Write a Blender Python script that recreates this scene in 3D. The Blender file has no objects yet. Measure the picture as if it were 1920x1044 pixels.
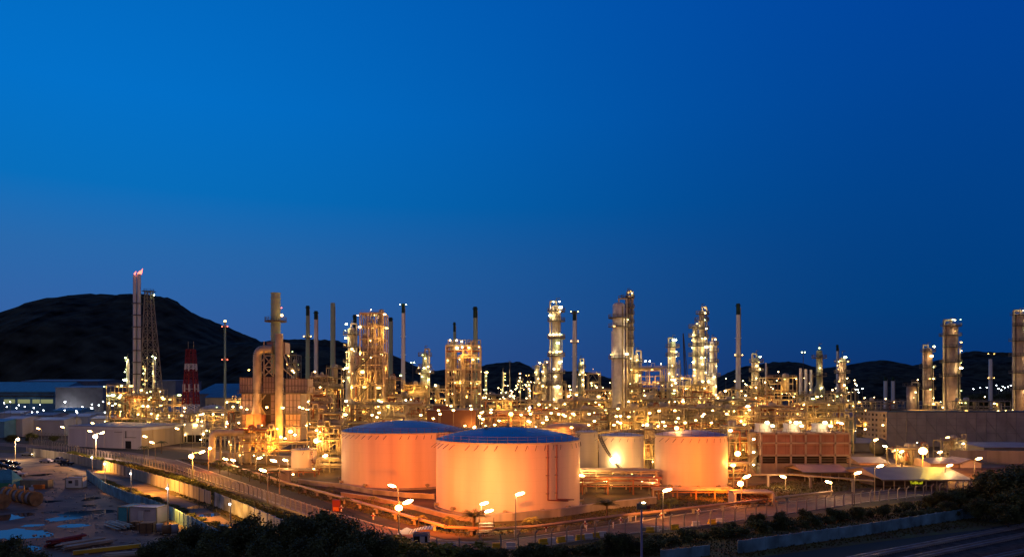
import bpy, math, random
from math import pi, sin, cos, radians
from mathutils import Vector
R = random.Random(11)
scene = bpy.context.scene
COL = scene.collection
CAMH, F, HY, CX = 25.5, 1400.0, 735.0, 960.0
def gx(px, D): return (px - CX) * D / F
def gz(py, D): return CAMH - (py - HY) * D / F
def gd(py): return F * CAMH / (py - HY)
def G(px, py):
    D = gd(py); return (gx(px, D), D)
def lin(r, g, b):
    f = lambda c: (c / 12.92 if c <= 0.04045 else ((c + 0.055) / 1.055) ** 2.4)
    return (f(r / 255), f(g / 255), f(b / 255))

# ------------------------------------------------------------------ camera, world
cam = bpy.data.cameras.new("camera"); co = bpy.data.objects.new("camera", cam); COL.objects.link(co)
co.location = (0, 0, CAMH); co.rotation_euler = (radians(90), 0, 0)
cam.sensor_width = 36; cam.lens = 36 * F / 1920; cam.shift_y = (HY - 522) / 1920
cam.clip_start = 1; cam.clip_end = 20000
scene.camera = co
scene.render.resolution_x = 1024; scene.render.resolution_y = 556
vs = scene.view_settings; vs.view_transform = 'Standard'; vs.look = 'None'; vs.exposure = 0; vs.gamma = 1
cy = scene.cycles
cy.use_denoising = True; cy.max_bounces = 4; cy.diffuse_bounces = 2; cy.glossy_bounces = 2
cy.transmission_bounces = 2; cy.transparent_max_bounces = 4; cy.sample_clamp_indirect = 4; cy.use_light_tree = True
cy.caustics_reflective = False; cy.caustics_refractive = False

w = bpy.data.worlds.new("World"); scene.world = w; w.use_nodes = True
nt = w.node_tree; nt.nodes.clear()
N = nt.nodes.new; L = nt.links.new
out = N('ShaderNodeOutputWorld'); bg = N('ShaderNodeBackground'); L(bg.outputs[0], out.inputs[0])
tc = N('ShaderNodeTexCoord'); sep = N('ShaderNodeSeparateXYZ'); L(tc.outputs['Generated'], sep.inputs[0])
def ramp(stops):
    r = N('ShaderNodeValToRGB'); e = r.color_ramp.elements
    while len(e) > 1: e.remove(e[-1])
    for i, (p, c) in enumerate(stops):
        x = e[0] if i == 0 else e.new(p)
        x.position = p; x.color = (*lin(*c), 1)
    L(sep.outputs['Z'], r.inputs[0]); return r
# dusk sky: paler towards the glow left behind by the sun in the west (left)
rl = ramp([(0, (56, 88, 152)), (.08, (50, 96, 162)), (.17, (38, 104, 172)), (.24, (4, 110, 188)), (.34, (0, 112, 200)), (.46, (0, 106, 194)), (.58, (0, 92, 170)), (1, (0, 44, 96))])
rr = ramp([(0, (12, 46, 104)), (.10, (0, 60, 122)), (.233, (0, 64, 136)), (.357, (0, 66, 148)), (.465, (0, 66, 156)), (.58, (0, 66, 142)), (1, (0, 34, 80))])
mr = N('ShaderNodeMapRange'); L(sep.outputs['X'], mr.inputs[0]); mr.inputs[1].default_value = .56; mr.inputs[2].default_value = -.58
mr.interpolation_type = 'SMOOTHSTEP'
mx = N('ShaderNodeMix'); mx.data_type = 'RGBA'; L(mr.outputs[0], mx.inputs[0]); L(rr.outputs[0], mx.inputs[6]); L(rl.outputs[0], mx.inputs[7])
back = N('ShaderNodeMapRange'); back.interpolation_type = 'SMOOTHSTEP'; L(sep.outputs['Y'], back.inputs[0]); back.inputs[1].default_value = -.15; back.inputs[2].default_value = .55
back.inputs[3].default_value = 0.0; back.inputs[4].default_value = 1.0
sky = N('ShaderNodeTexSky'); sky.sky_type = 'NISHITA'; sky.sun_disc = False; sky.sun_elevation = radians(-4); sky.sun_rotation = radians(-75)
ad = N('ShaderNodeMix'); ad.data_type = 'RGBA'; ad.blend_type = 'ADD'; ad.inputs[0].default_value = .02
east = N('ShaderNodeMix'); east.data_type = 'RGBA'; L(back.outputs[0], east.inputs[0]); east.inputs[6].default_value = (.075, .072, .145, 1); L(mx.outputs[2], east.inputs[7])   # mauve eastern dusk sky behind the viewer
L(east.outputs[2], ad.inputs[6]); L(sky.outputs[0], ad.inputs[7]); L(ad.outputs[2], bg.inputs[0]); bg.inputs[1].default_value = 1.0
sun = bpy.data.lights.new("sun", 'SUN'); sun.energy = .03; sun.angle = radians(20); sun.color = (.8, .8, 1)
so = bpy.data.objects.new("sun", sun); COL.objects.link(so); so.rotation_euler = (radians(70), 0, radians(-75))

# ------------------------------------------------------------------ materials
MATS = {}
def mat(name, col, rough=.7, var=.12, scale=.5, metal=0, bump=0, kind=None, col2=None, streak=0, spec=.4):
    if name in MATS: return MATS[name]
    m = bpy.data.materials.new(name); m.use_nodes = True; t = m.node_tree
    b = t.nodes['Principled BSDF']; b.inputs['Roughness'].default_value = rough; b.inputs['Metallic'].default_value = metal
    b.inputs['Specular IOR Level'].default_value = spec
    n = t.nodes.new('ShaderNodeTexNoise'); n.inputs['Scale'].default_value = scale; n.inputs['Detail'].default_value = 5
    g = t.nodes.new('ShaderNodeNewGeometry')
    mp = t.nodes.new('ShaderNodeMapping'); t.links.new(g.outputs['Position'], mp.inputs[0]); t.links.new(mp.outputs[0], n.inputs['Vector'])
    if streak: mp.inputs['Scale'].default_value = (1, 1, .06)
    r = t.nodes.new('ShaderNodeValToRGB'); r.color_ramp.elements[0].position = .3; r.color_ramp.elements[1].position = .7
    c2 = col2 if col2 else tuple(c * (1 - 2 * var) for c in col)
    r.color_ramp.elements[0].color = (*c2, 1); r.color_ramp.elements[1].color = (*[min(1, c * (1 + var)) for c in col], 1)
    t.links.new(n.outputs[0], r.inputs[0]); t.links.new(r.outputs[0], b.inputs['Base Color'])
    src = r
    if kind in ('seams', 'corr', 'panels'):
        # plate courses / corrugation as relief and a thin darker joint
        wv = t.nodes.new('ShaderNodeTexBrick') if kind != 'corr' else t.nodes.new('ShaderNodeTexWave')
        tcn = t.nodes.new('ShaderNodeTexCoord')
        if kind == 'corr':
            wv.wave_type = 'BANDS'; wv.bands_direction = 'X'; wv.inputs['Scale'].default_value = 1.3
            t.links.new(tcn.outputs['Object'], wv.inputs[0])
            bp = t.nodes.new('ShaderNodeBump'); bp.inputs['Strength'].default_value = .5; bp.inputs['Distance'].default_value = .06
            t.links.new(wv.outputs['Fac'], bp.inputs['Height']); t.links.new(bp.outputs[0], b.inputs['Normal'])
        else:
            sx = t.nodes.new('ShaderNodeSeparateXYZ'); cb = t.nodes.new('ShaderNodeCombineXYZ')
            t.links.new(tcn.outputs['Object'], sx.inputs[0])
            adn = t.nodes.new('ShaderNodeMath'); adn.operation = 'ADD'
            t.links.new(sx.outputs[0], adn.inputs[0]); t.links.new(sx.outputs[1], adn.inputs[1])
            t.links.new(adn.outputs[0], cb.inputs[0]); t.links.new(sx.outputs[2], cb.inputs[1])
            t.links.new(cb.outputs[0], wv.inputs['Vector'])
            wv.inputs['Scale'].default_value = 1; wv.inputs['Mortar Size'].default_value = .05
            wv.inputs['Brick Width'].default_value = 6 if kind == 'seams' else 3; wv.inputs['Row Height'].default_value = 2.4 if kind == 'seams' else 3
            wv.offset = .5 if kind == 'seams' else 0
            mm = t.nodes.new('ShaderNodeMix'); mm.data_type = 'RGBA'; mm.blend_type = 'MULTIPLY'
            t.links.new(wv.outputs['Fac'], mm.inputs[0]); t.links.new(r.outputs[0], mm.inputs[6])
            mm.inputs[7].default_value = (.94, .93, .92, 1) if kind == 'seams' else (.5, .5, .5, 1)
            t.links.new(mm.outputs[2], b.inputs['Base Color'])
    if bump:
        n2 = t.nodes.new('ShaderNodeTexNoise'); n2.inputs['Scale'].default_value = scale * 6; n2.inputs['Detail'].default_value = 6
        t.links.new(g.outputs['Position'], n2.inputs['Vector'])
        bp = t.nodes.new('ShaderNodeBump'); bp.inputs['Strength'].default_value = bump; bp.inputs['Distance'].default_value = .3
        t.links.new(n2.outputs[0], bp.inputs['Height']); t.links.new(bp.outputs[0], b.inputs['Normal'])
    MATS[name] = m; return m
def emis(name, col, s, sample=True):
    if name in MATS: return MATS[name]
    m = bpy.data.materials.new(name); m.use_nodes = True; t = m.node_tree; t.nodes.clear()
    o = t.nodes.new('ShaderNodeOutputMaterial'); e = t.nodes.new('ShaderNodeEmission')
    e.inputs[0].default_value = (*col, 1); e.inputs[1].default_value = s; t.links.new(e.outputs[0], o.inputs[0])
    m.cycles.emission_sampling = 'FRONT' if sample else 'NONE'
    MATS[name] = m; return m
steel = mat('galvanised_steel', (.36, .32, .22), .5, .2, .3, metal=.2)
darksteel = mat('dark_painted_steel', (.10, .095, .09), .6, .2, .3)
pipe_m = mat('lagged_pipe', (.5, .45, .33), .45, .15, .4, metal=.3)
rusty = mat('primer_red_pipe', (.32, .13, .07), .7, .25, .5)
shell_m = mat('column_cladding', (.48, .45, .36), .45, .14, .5, metal=.2, kind='seams')
shell_g = mat('greenish_column_paint', (.30, .36, .27), .55, .14, .4, kind='seams')
shell_b = mat('brown_column_paint', (.40, .30, .25), .55, .14, .4, kind='seams')
stack_w = mat('white_stack_paint', (.78, .82, .82), .5, .1, .3, streak=1)
stack_g = mat('grey_green_stack_paint', (.36, .52, .38), .55, .15, .3, streak=1)
soot = mat('sooty_stack_top', (.012, .05, .035), .7, .2, .3)
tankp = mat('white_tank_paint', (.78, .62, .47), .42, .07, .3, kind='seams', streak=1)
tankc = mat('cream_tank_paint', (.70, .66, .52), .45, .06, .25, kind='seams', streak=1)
roofb = mat('blue_roof_paint', (.03, .34, .68), .5, .12, .2, streak=0)
roofg = mat('grey_dome_roof_paint', (.30, .28, .42), .55, .1, .2)
conc = mat('weathered_concrete', (.33, .31, .28), .85, .22, .25, bump=.15, streak=1)
conc2 = mat('concrete_panel', (.25, .15, .13), .85, .12, .3, kind='panels')
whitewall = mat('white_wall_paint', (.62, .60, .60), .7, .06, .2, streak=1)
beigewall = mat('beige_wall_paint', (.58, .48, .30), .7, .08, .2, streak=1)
greywall = mat('grey_metal_sheet', (.22, .215, .23), .6, .12, .2, kind='corr')
brownwall = mat('brown_metal_sheet', (.17, .085, .07), .7, .08, .2, kind='corr')
bluewall = mat('pale_blue_sheet', (.14, .36, .52), .55, .12, .2, kind='corr')
fenceblue = mat('blue_corrugated_sheet', (.17, .38, .46), .6, .3, .35, kind='corr')
whitefence = mat('pale_sheet_piling', (.34, .42, .46), .6, .3, .35, kind='corr')
blueroof = mat('blue_metal_roofing', (.06, .14, .25), .5, .15, .2, kind='corr')
greyroof = mat('grey_metal_roofing', (.30, .28, .30), .5, .12, .2, kind='corr')
yellroof = mat('cream_metal_roofing', (.34, .30, .27), .5, .1, .2, kind='corr')
redpaint = mat('red_mast_paint', (.22, .02, .02), .6, .1, .3)
whitepaint = mat('white_mast_paint', (.7, .7, .68), .6, .06, .3)
black = mat('black_opening', (.01, .01, .01), .8, .1)
glass = mat('dark_window_glass', (.02, .025, .03), .15, .1)
wood = mat('reel_timber', (.30, .18, .08), .8, .2, 1)
cable = mat('grey_cable_sheath', (.35, .36, .38), .5, .15, 2)
teal = mat('teal_paint', (.07, .38, .40), .5, .1, .5)
pinkw = mat('off_white_container_paint', (.55, .50, .50), .55, .1, .4, kind='corr')
yellowp = mat('yellow_paint', (.68, .46, .03), .5, .1, .5)
orangep = mat('orange_paint', (.6, .18, .03), .5, .1, .5)
redbundle = mat('red_painted_steel', (.22, .03, .025), .6, .2, .5)
rubber = mat('black_rubber', (.015, .015, .015), .8, .1)
carwhite = mat('white_car_paint', (.6, .58, .55), .3, .03)
carblack = mat('black_car_paint', (.015, .015, .018), .25, .03)
carsilver = mat('silver_car_paint', (.28, .3, .33), .3, .03, metal=.4)
tarp = mat('blue_tarpaulin', (.05, .30, .42), .5, .15, .6, bump=.3)
leafd = mat('dark_foliage', (.095, .12, .036), .7, .4, .6)
leafl = mat('yellow_green_foliage', (.22, .24, .04), .7, .35, .8)
palmleaf = mat('palm_frond', (.10, .13, .03), .6, .3, .8)
bark = mat('bark', (.09, .07, .05), .9, .2, 2)
asphalt = mat('worn_asphalt', (.17, .135, .11), .85, .2, .12, bump=.1)
yardm = mat('damp_packed_earth', (.20, .12, .075), .7, .38, .11, bump=.4, spec=.3)
lanem = mat('dusty_earth_track', (.20, .15, .09), .75, .35, .15, bump=.3)
grassm = mat('rough_grass', (.07, .085, .02), .95, .45, .25, bump=.6, col2=(.10, .05, .018))
earthm = mat('plant_ground', (.10, .07, .035), .9, .3, .1, bump=.3)
farground = mat('far_ground', (.05, .055, .04), .95, .3, .02)
hillm = mat('forest_hillside', (.035, .042, .030), .95, .5, .03, bump=.8, spec=.1)
kerbm = mat('kerb_concrete', (.42, .40, .36), .8, .15, .6)
water = mat('puddle_water', (.02, .03, .04), .04, .1, .3, spec=.9)
ballast = mat('dark_ballast', (.055, .052, .048), .95, .5, .9, bump=.9)
railm = mat('rail_steel', (.30, .30, .32), .3, .1, .5, metal=.5)
textm = mat('black_lettering', (.02, .02, .02), .6, .02)

WARM = (1, .66, .27); WHITE = (1, .80, .55); SOD = (1, .38, .07); GREENW = (.85, 1, .45)
WARM = (1, .56, .17); WHITE = (1, .68, .30)
LM = {'warm': emis('warm_lamp_glow', WARM, 40), 'white': emis('white_lamp_glow', WHITE, 42), 'sodium': emis('sodium_lamp_glow', SOD, 70),
      'green': emis('greenish_lamp_glow', GREENW, 26), 'red': emis('red_beacon_glow', (1, .10, .05), 14), 'amber': emis('amber_beacon_glow', (1, .5, .12), 16),
      'street': emis('street_lamp_glow', (1, .50, .16), 60), 'cool': emis('cool_lamp_glow', (.85, .92, 1), 30), 'small': emis('small_lamp_glow', WHITE, 20),
      'dim': emis('dim_amber_glow', (1, .55, .14), 7), 'dimgreen': emis('dim_green_white_glow', (.8, 1, .35), 6), 'flame': emis('flare_flame', (1, .13, .08), 5), 'lit': emis('lit_window', (.8, .85, .4), .28), 'tube': emis('bright_tube_lamp', (1, .85, .6), 25)}

# ------------------------------------------------------------------ mesh builder
def lettering(name, body, size, m, parent, loc):
    cu = bpy.data.curves.new(name, 'FONT'); cu.body = body; cu.size = size; cu.align_x = 'CENTER'; cu.extrude = .02
    tmp = bpy.data.objects.new('tmp', cu); COL.objects.link(tmp); me = bpy.data.meshes.new_from_object(tmp.evaluated_get(bpy.context.evaluated_depsgraph_get()))
    bpy.data.objects.remove(tmp); me.materials.clear(); me.materials.append(m); o = bpy.data.objects.new(name, me); COL.objects.link(o); o.parent = parent; o.location = loc; o.rotation_euler = (radians(90), 0, 0); return o
class MB:
    def __init__(s): s.v = []; s.f = []; s.sm = []
    def add(s, vs_, fs, smooth=False):
        n = len(s.v); s.v += vs_; s.f += [tuple(i + n for i in f) for f in fs]; s.sm += [smooth] * len(fs); return s
    def box(s, cx, cy_, cz, sx, sy, sz, rot=0):
        c, d = cos(rot), sin(rot); v = []
        for z in (-.5, .5):
            for x, y in ((-.5, -.5), (.5, -.5), (.5, .5), (-.5, .5)):
                a, b = x * sx, y * sy; v.append((cx + a * c - b * d, cy_ + a * d + b * c, cz + z * sz))
        return s.add(v, [(3, 2, 1, 0), (4, 5, 6, 7), (0, 1, 5, 4), (1, 2, 6, 5), (2, 3, 7, 6), (3, 0, 4, 7)])
    def beam(s, p, q, w=.3, h=None):
        p = Vector(p); q = Vector(q); d = q - p
        if d.length < 1e-4: return s
        d.normalize(); u = Vector((0, 0, 1)) if abs(d.z) < .95 else Vector((0, 1, 0))
        a = d.cross(u).normalized() * w / 2; b = a.cross(d).normalized() * (h or w) / 2
        v = [tuple(o + i * a + j * b) for o in (p, q) for i, j in ((-1, -1), (1, -1), (1, 1), (-1, 1))]
        return s.add(v, [(3, 2, 1, 0), (4, 5, 6, 7), (0, 1, 5, 4), (1, 2, 6, 5), (2, 3, 7, 6), (3, 0, 4, 7)])
    def cyl(s, p, q, r0, r1=None, n=10, caps=True):
        p = Vector(p); q = Vector(q); d = q - p
        if d.length < 1e-4: return s
        d.normalize(); r1 = r0 if r1 is None else r1
        u = Vector((0, 0, 1)) if abs(d.z) < .95 else Vector((1, 0, 0))
        a = d.cross(u).normalized(); b = d.cross(a)
        r_ = []
        for o, r in ((p, r0), (q, r1)):
            r_.append([tuple(o + a * (r * cos(2 * pi * i / n)) + b * (r * sin(2 * pi * i / n))) for i in range(n)])
        s.add(r_[0] + r_[1], [(i, (i + 1) % n, n + (i + 1) % n, n + i) for i in range(n)], True)
        if caps:
            s.add(r_[0], [tuple(range(n - 1, -1, -1))]); s.add(r_[1], [tuple(range(n))])
        return s
    def lathe(s, cx, cy_, prof, n=24, smooth=True, a0=0, a1=2 * pi):
        full = abs(a1 - a0 - 2 * pi) < 1e-6; m = n if full else n + 1; v = []
        for r, z in prof:
            for i in range(m):
                a = a0 + (a1 - a0) * i / n; v.append((cx + r * cos(a), cy_ + r * sin(a), z))
        f = []
        for j in range(len(prof) - 1):
            for i in range(n):
                k = (i + 1) % m if full else i + 1
                f.append((j * m + i, j * m + k, (j + 1) * m + k, (j + 1) * m + i))
        return s.add(v, f, smooth)
    def ringdeck(s, cx, cy_, z, r0, r1, t=.15, n=20, a0=0, a1=2 * pi):
        return s.lathe(cx, cy_, [(r0, z), (r1, z), (r1, z + t), (r0, z + t), (r0, z)], n, False, a0, a1)
    def rail(s, cx, cy_, z, r, h=1.1, n=12, w=.08, a0=0, a1=2 * pi):
        p = [(cx + r * cos(a0 + (a1 - a0) * i / n), cy_ + r * sin(a0 + (a1 - a0) * i / n)) for i in range(n + 1)]
        for i in range(n):
            s.beam((*p[i], z), (*p[i], z + h), w)
            for k in (.5, 1): s.beam((*p[i], z + h * k), (*p[i + 1], z + h * k), w)
        return s
    def path(s, pts, r, n=8):
        for a, b in zip(pts, pts[1:]): s.cyl(a, b, r, r, n)
        return s
    def prism(s, poly, z0, z1):
        n = len(poly); v = [(x, y, z0) for x, y in poly] + [(x, y, z1) for x, y in poly]
        return s.add(v, [tuple(range(n - 1, -1, -1)), tuple(range(n, 2 * n))] + [(i, (i + 1) % n, n + (i + 1) % n, n + i) for i in range(n)])
    def mesh(s, name, m):
        me = bpy.data.meshes.new(name); me.from_pydata(s.v, [], s.f)
        me.polygons.foreach_set('use_smooth', s.sm); me.materials.append(m); me.update(); return me
    def build(s, name, m, parent=None, loc=None):
        o = bpy.data.objects.new(name, s.mesh(name, m)); COL.objects.link(o)
        if parent is not None: o.parent = parent
        if loc is not None: o.location = loc
        return o
LABELS = {}
def tag(o, label, cat, group=None, kind=None):
    o['label'] = label; o['category'] = cat
    if group: o['group'] = group
    if kind: o['kind'] = kind
    LABELS.setdefault(label, []).append(o)
    return o
def thing(name, label, cat, x, y, z=0, rz=0, group=None):
    o = bpy.data.objects.new(name, None); COL.objects.link(o); o.location = (x, y, z); o.rotation_euler = (0, 0, rz)
    o.empty_display_size = .5
    return tag(o, label, cat, group)
def struct(o, kind='structure'): o['kind'] = kind; return o
def sphere_mesh(name, m, n=6):
    b = MB(); b.lathe(0, 0, [(.01, -1)] + [(cos(a), sin(a)) for a in (-.9, -.3, .3, .9)] + [(.01, 1)], n); return b.mesh(name, m)
BULB = {k: sphere_mesh('lamp', m) for k, m in LM.items()}
HEADMESH = MB().box(0, 0, 0, 1, 1, .35).mesh('lamp_housing', darksteel)
def lamp(parent, x, y, z, kind='warm', r=.26, sx=1, rot=0, name='lamp'):
    o = bpy.data.objects.new(name, BULB[kind]); COL.objects.link(o); o.parent = parent; o.location = (x, y, z)
    o.scale = (r * sx, r, r * .8); o.rotation_euler = (0, 0, rot); return o
def glow_at(parent, x, y, z, W, col):
    return point(parent, (x, y - .5, z), W, col, .15)
def lamp2(parent, x, y, z, kind='warm', r=.26, sx=1.5):
    if R.random() < .28: kind = 'dim' if R.random() < .6 else 'dimgreen'
    return lamp(parent, x, y, z, kind, r * R.choice((.4, .5, .6, .75, .85, 1.0, 1.2, 1.7)), sx * R.uniform(.7, 1.4), 0 if R.random() < .5 else .6)
def spot(parent, loc, target, W, ang=100, col=(1, .42, .12), size=.4, blend=.6):
    l = bpy.data.lights.new('flood_or_fill_beam', 'SPOT'); l.energy = W; l.spot_size = radians(ang); l.spot_blend = blend; l.color = col; l.shadow_soft_size = size
    o = bpy.data.objects.new('flood_or_fill_beam', l); COL.objects.link(o); o.parent = parent; o.location = loc
    base = Vector(parent.location) if parent else Vector((0, 0, 0))
    d = Vector(target) - (base + Vector(loc)); o.rotation_euler = d.to_track_quat('-Z', 'Y').to_euler(); return o
def point(parent, loc, W, col=(1, .42, .12), size=.5):
    l = bpy.data.lights.new('lamp_or_fill_light', 'POINT'); l.energy = W; l.color = col; l.shadow_soft_size = size
    o = bpy.data.objects.new('lamp_or_fill_light', l); COL.objects.link(o); o.parent = parent; o.location = loc; return o
ORD = ['first', 'second', 'third', 'fourth', 'fifth', 'sixth', 'seventh', 'eighth', 'ninth', 'tenth', 'eleventh', 'twelfth', 'thirteenth', 'fourteenth', 'fifteenth', 'sixteenth',
       'seventeenth', 'eighteenth', 'nineteenth', 'twentieth', 'twenty-first', 'twenty-second', 'twenty-third', 'twenty-fourth', 'twenty-fifth', 'twenty-sixth', 'twenty-seventh', 'twenty-eighth', 'twenty-ninth', 'thirtieth',
       'thirty-first', 'thirty-second', 'thirty-third', 'thirty-fourth', 'thirty-fifth', 'thirty-sixth', 'thirty-seventh', 'thirty-eighth', 'thirty-ninth', 'fortieth']

# ------------------------------------------------------------------ ground
def sheet(name, pts, z, m, kind='structure', px=True):
    P = [G(*p) for p in pts] if px else pts
    b = MB(); b.add([(x, y, z) for x, y in P], [tuple(range(len(P)))])
    o = b.build(name, m); me = o.data
    # triangulate non-convex outlines properly and face up
    import bmesh
    bm = bmesh.new(); bm.from_mesh(me)
    bmesh.ops.triangulate(bm, faces=bm.faces[:])
    for f in bm.faces:
        if f.normal.z < 0: f.normal_flip()
    bm.to_mesh(me); bm.free()
    struct(o, kind); return o
b = MB(); b.add([(-6000, 60, 0), (6000, 60, 0), (6000, 9000, 0), (-6000, 9000, 0)], [(0, 1, 2, 3)]); struct(b.build('ground', farground))
sheet('plant_ground', [(395, 858), (700, 975), (860, 1016), (1134, 986), (1438, 944), (1720, 914), (2100, 885), (2600, 775), (-100, 775), (-100, 806), (330, 846)], .01, earthm)
ROAD_IN = [(-60, 826), (120, 836), (250, 848), (330, 862), (400, 886), (500, 921), (600, 953), (700, 982), (780, 1002), (830, 1013), (880, 1017), (940, 1014), (1007, 1005), (1134, 987), (1243, 970), (1377, 950), (1500, 939), (1573, 930), (1645, 921), (1720, 912), (1900, 893), (2100, 876)]
ROAD_OUT = [(-60, 832), (120, 842), (250, 857), (330, 876), (400, 903), (480, 929), (600, 972), (660, 992), (723, 1014), (790, 1032), (850, 1039), (940, 1034), (1043, 1019), (1136, 1005), (1222, 994), (1300, 986), (1372, 976), (1441, 966), (1524, 955), (1615, 941), (1716, 929), (1900, 909), (2100, 888)]
sheet('perimeter_road', ROAD_IN + ROAD_OUT[::-1], .02, asphalt)
# raised kerb on the plant side of the road
def kerb(name, pts, w_=.35, h=.14, m=kerbm):
    b = MB()
    for p, q in zip(pts, pts[1:]):
        a = G(*p); c = G(*q); b.beam((*a, h / 2 + .01), (*c, h / 2 + .01), w_, h)
    return struct(b.build(name, m))
kerb('road_kerb', ROAD_IN[3:])
kerb('outer_road_kerb', [(x, y + 1) for x, y in ROAD_OUT[3:]], .3, .12)
sheet('grass_verge', [(332, 858), (420, 880), (560, 925), (700, 966), (800, 992), (870, 1006), (940, 1004), (1134, 978), (1243, 961), (1377, 942), (1500, 931), (1640, 912), (1700, 895), (1500, 898), (1300, 925), (1120, 958), (960, 976), (800, 962), (660, 925), (560, 905), (470, 880), (380, 858)], .016, grassm)
sheet('outer_grass', [(-100, 838), (200, 852), (330, 880), (400, 908), (480, 935), (600, 978), (723, 1022), (790, 1042), (850, 1048), (940, 1042), (1136, 1012), (1372, 984), (1524, 963), (1716, 938), (2100, 897), (2100, 960), (1640, 1016), (1300, 1060), (860, 1120), (560, 1120), (520, 1010), (380, 948), (200, 890), (0, 850)], .014, grassm)
sheet('yard_ground', [(-300, 850), (0, 852), (60, 856), (140, 893), (170, 905), (250, 945), (330, 985), (420, 1030), (420, 1130), (-300, 1130)], .022, yardm)
sheet('earth_track', [(-200, 846), (60, 849), (150, 864), (210, 877), (260, 899), (320, 927), (370, 947), (410, 966), (470, 1000), (520, 1040), (480, 1050), (440, 1018), (395, 990), (340, 962), (280, 932), (230, 909), (180, 894), (60, 882), (-200, 874)], .028, lanem)
sheet('railway_bed', [(1180, 1130), (1560, 1050), (1700, 1022), (1850, 990), (1990, 965), (2300, 1000), (2300, 1130)], .02, ballast)
sheet('service_road', [(1500, 862), (1640, 868), (1700, 888), (1800, 880), (2000, 868), (2000, 858), (1700, 870), (1640, 850), (1500, 850)], .02, asphalt)
sheet('inner_road', [(300, 838), (420, 850), (560, 858), (640, 866), (640, 862), (560, 853), (420, 844), (300, 834)], .024, asphalt)
# puddles
def puddle(px, py, rx, ry, n=22):
    x, y = G(px, py); b = MB(); P = []
    k = [R.uniform(.55, 1.25) for _ in range(n)]
    for i in range(n):
        a = 2 * pi * i / n; r = (k[i] + k[i - 1] + k[(i + 1) % n]) / 3
        P.append((rx * r * cos(a), ry * r * sin(a)))
    b.add([(p, q, 0) for p, q in P], [tuple(range(n))])
    o = b.build('puddle', water); o.location = (x, y, .034 + R.uniform(0, .004)); return struct(o)
for p in [(150, 962, 5.0, 4.0), (192, 959, 4.4, 3.0), (118, 972, 3.5, 3.2), (22, 968, 4, 6), (55, 1002, 4.2, 5), (10, 1000, 4, 6), (35, 1030, 4.5, 4), (140, 985, 3, 2), (90, 940, 3, 2), (75, 890, 3, 4), (172, 935, 2.2, 4), (168, 948, 1.8, 2), (95, 960, 2, 1.2), (60, 985, 2.2, 1.5)]: puddle(*p)
for p in [(372, 950, 2.5, 2.5), (392, 965, 2.0, 2.5), (340, 930, 2, 1.5), (415, 985, 2, 2)]: puddle(*p)

# ------------------------------------------------------------------ hills
def hill(name, D, pts, mt, depth=500, dx=9, seed=1, bump=5):
    rr_ = random.Random(seed); xs = []; x = gx(pts[0][0], D); x1 = gx(pts[-1][0], D)
    while x <= x1: xs.append(x); x += dx
    def prof(x):
        px = x * F / D + CX
        for (a, ya), (b_, yb) in zip(pts, pts[1:]):
            if a <= px <= b_: return max(0.0, gz(ya + (yb - ya) * (px - a) / (b_ - a), D))
        return 0
    rows = 26; v = []
    from mathutils import noise
    for j in range(rows):
        t = -1 + 1.35 * j / (rows - 1) * 1.0
        for x in xs:
            env = cos(min(1, abs(t)) * pi / 2) ** .8 if t < 0 else cos(t * pi / 2)
            h = prof(x) * env * (1 + (.16 * noise.noise(Vector((x * .006, t * 3, seed))) if abs(t) > .05 else 0))
            h += abs(noise.noise(Vector((x * .11, t * 40, seed)))) * bump * (1 if h > 2 else 0) + rr_.uniform(0, bump * .35)
            v.append((x, D + t * depth, h - 1.5))
    n = len(xs); f = [(j * n + i, j * n + i + 1, (j + 1) * n + i + 1, (j + 1) * n + i) for j in range(rows - 1) for i in range(n - 1)]
    b = MB(); b.add(v, f, False); return struct(b.build(name, mt))
hill('forested_hill', 1500, [(-420, 650), (-200, 612), (0, 591), (60, 593), (100, 583), (140, 567), (190, 559), (230, 561), (300, 567), (350, 582), (400, 606), (450, 632), (470, 643), (520, 642), (560, 641), (620, 641), (660, 652), (730, 666), (760, 680), (790, 694), (830, 720), (870, 735)], hillm, 520, 7, 1)
hill('far_hill', 2300, [(700, 735), (790, 700), (840, 693), (870, 690), (905, 690), (940, 686), (960, 684), (975, 681), (990, 686), (1010, 697), (1040, 700), (1060, 697), (1100, 698), (1140, 708), (1180, 722), (1240, 735)], hillm, 500, 10, 2)
hill('distant_ridge', 2900, [(1290, 735), (1340, 712), (1370, 700), (1400, 690), (1440, 682), (1470, 684), (1490, 690), (1520, 695), (1560, 690), (1600, 683), (1640, 676), (1665, 685), (1690, 692), (1710, 690), (1760, 675), (1800, 668), (1850, 660), (1920, 662), (2010, 668), (2150, 690), (2300, 735)], hillm, 600, 12, 3)

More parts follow.
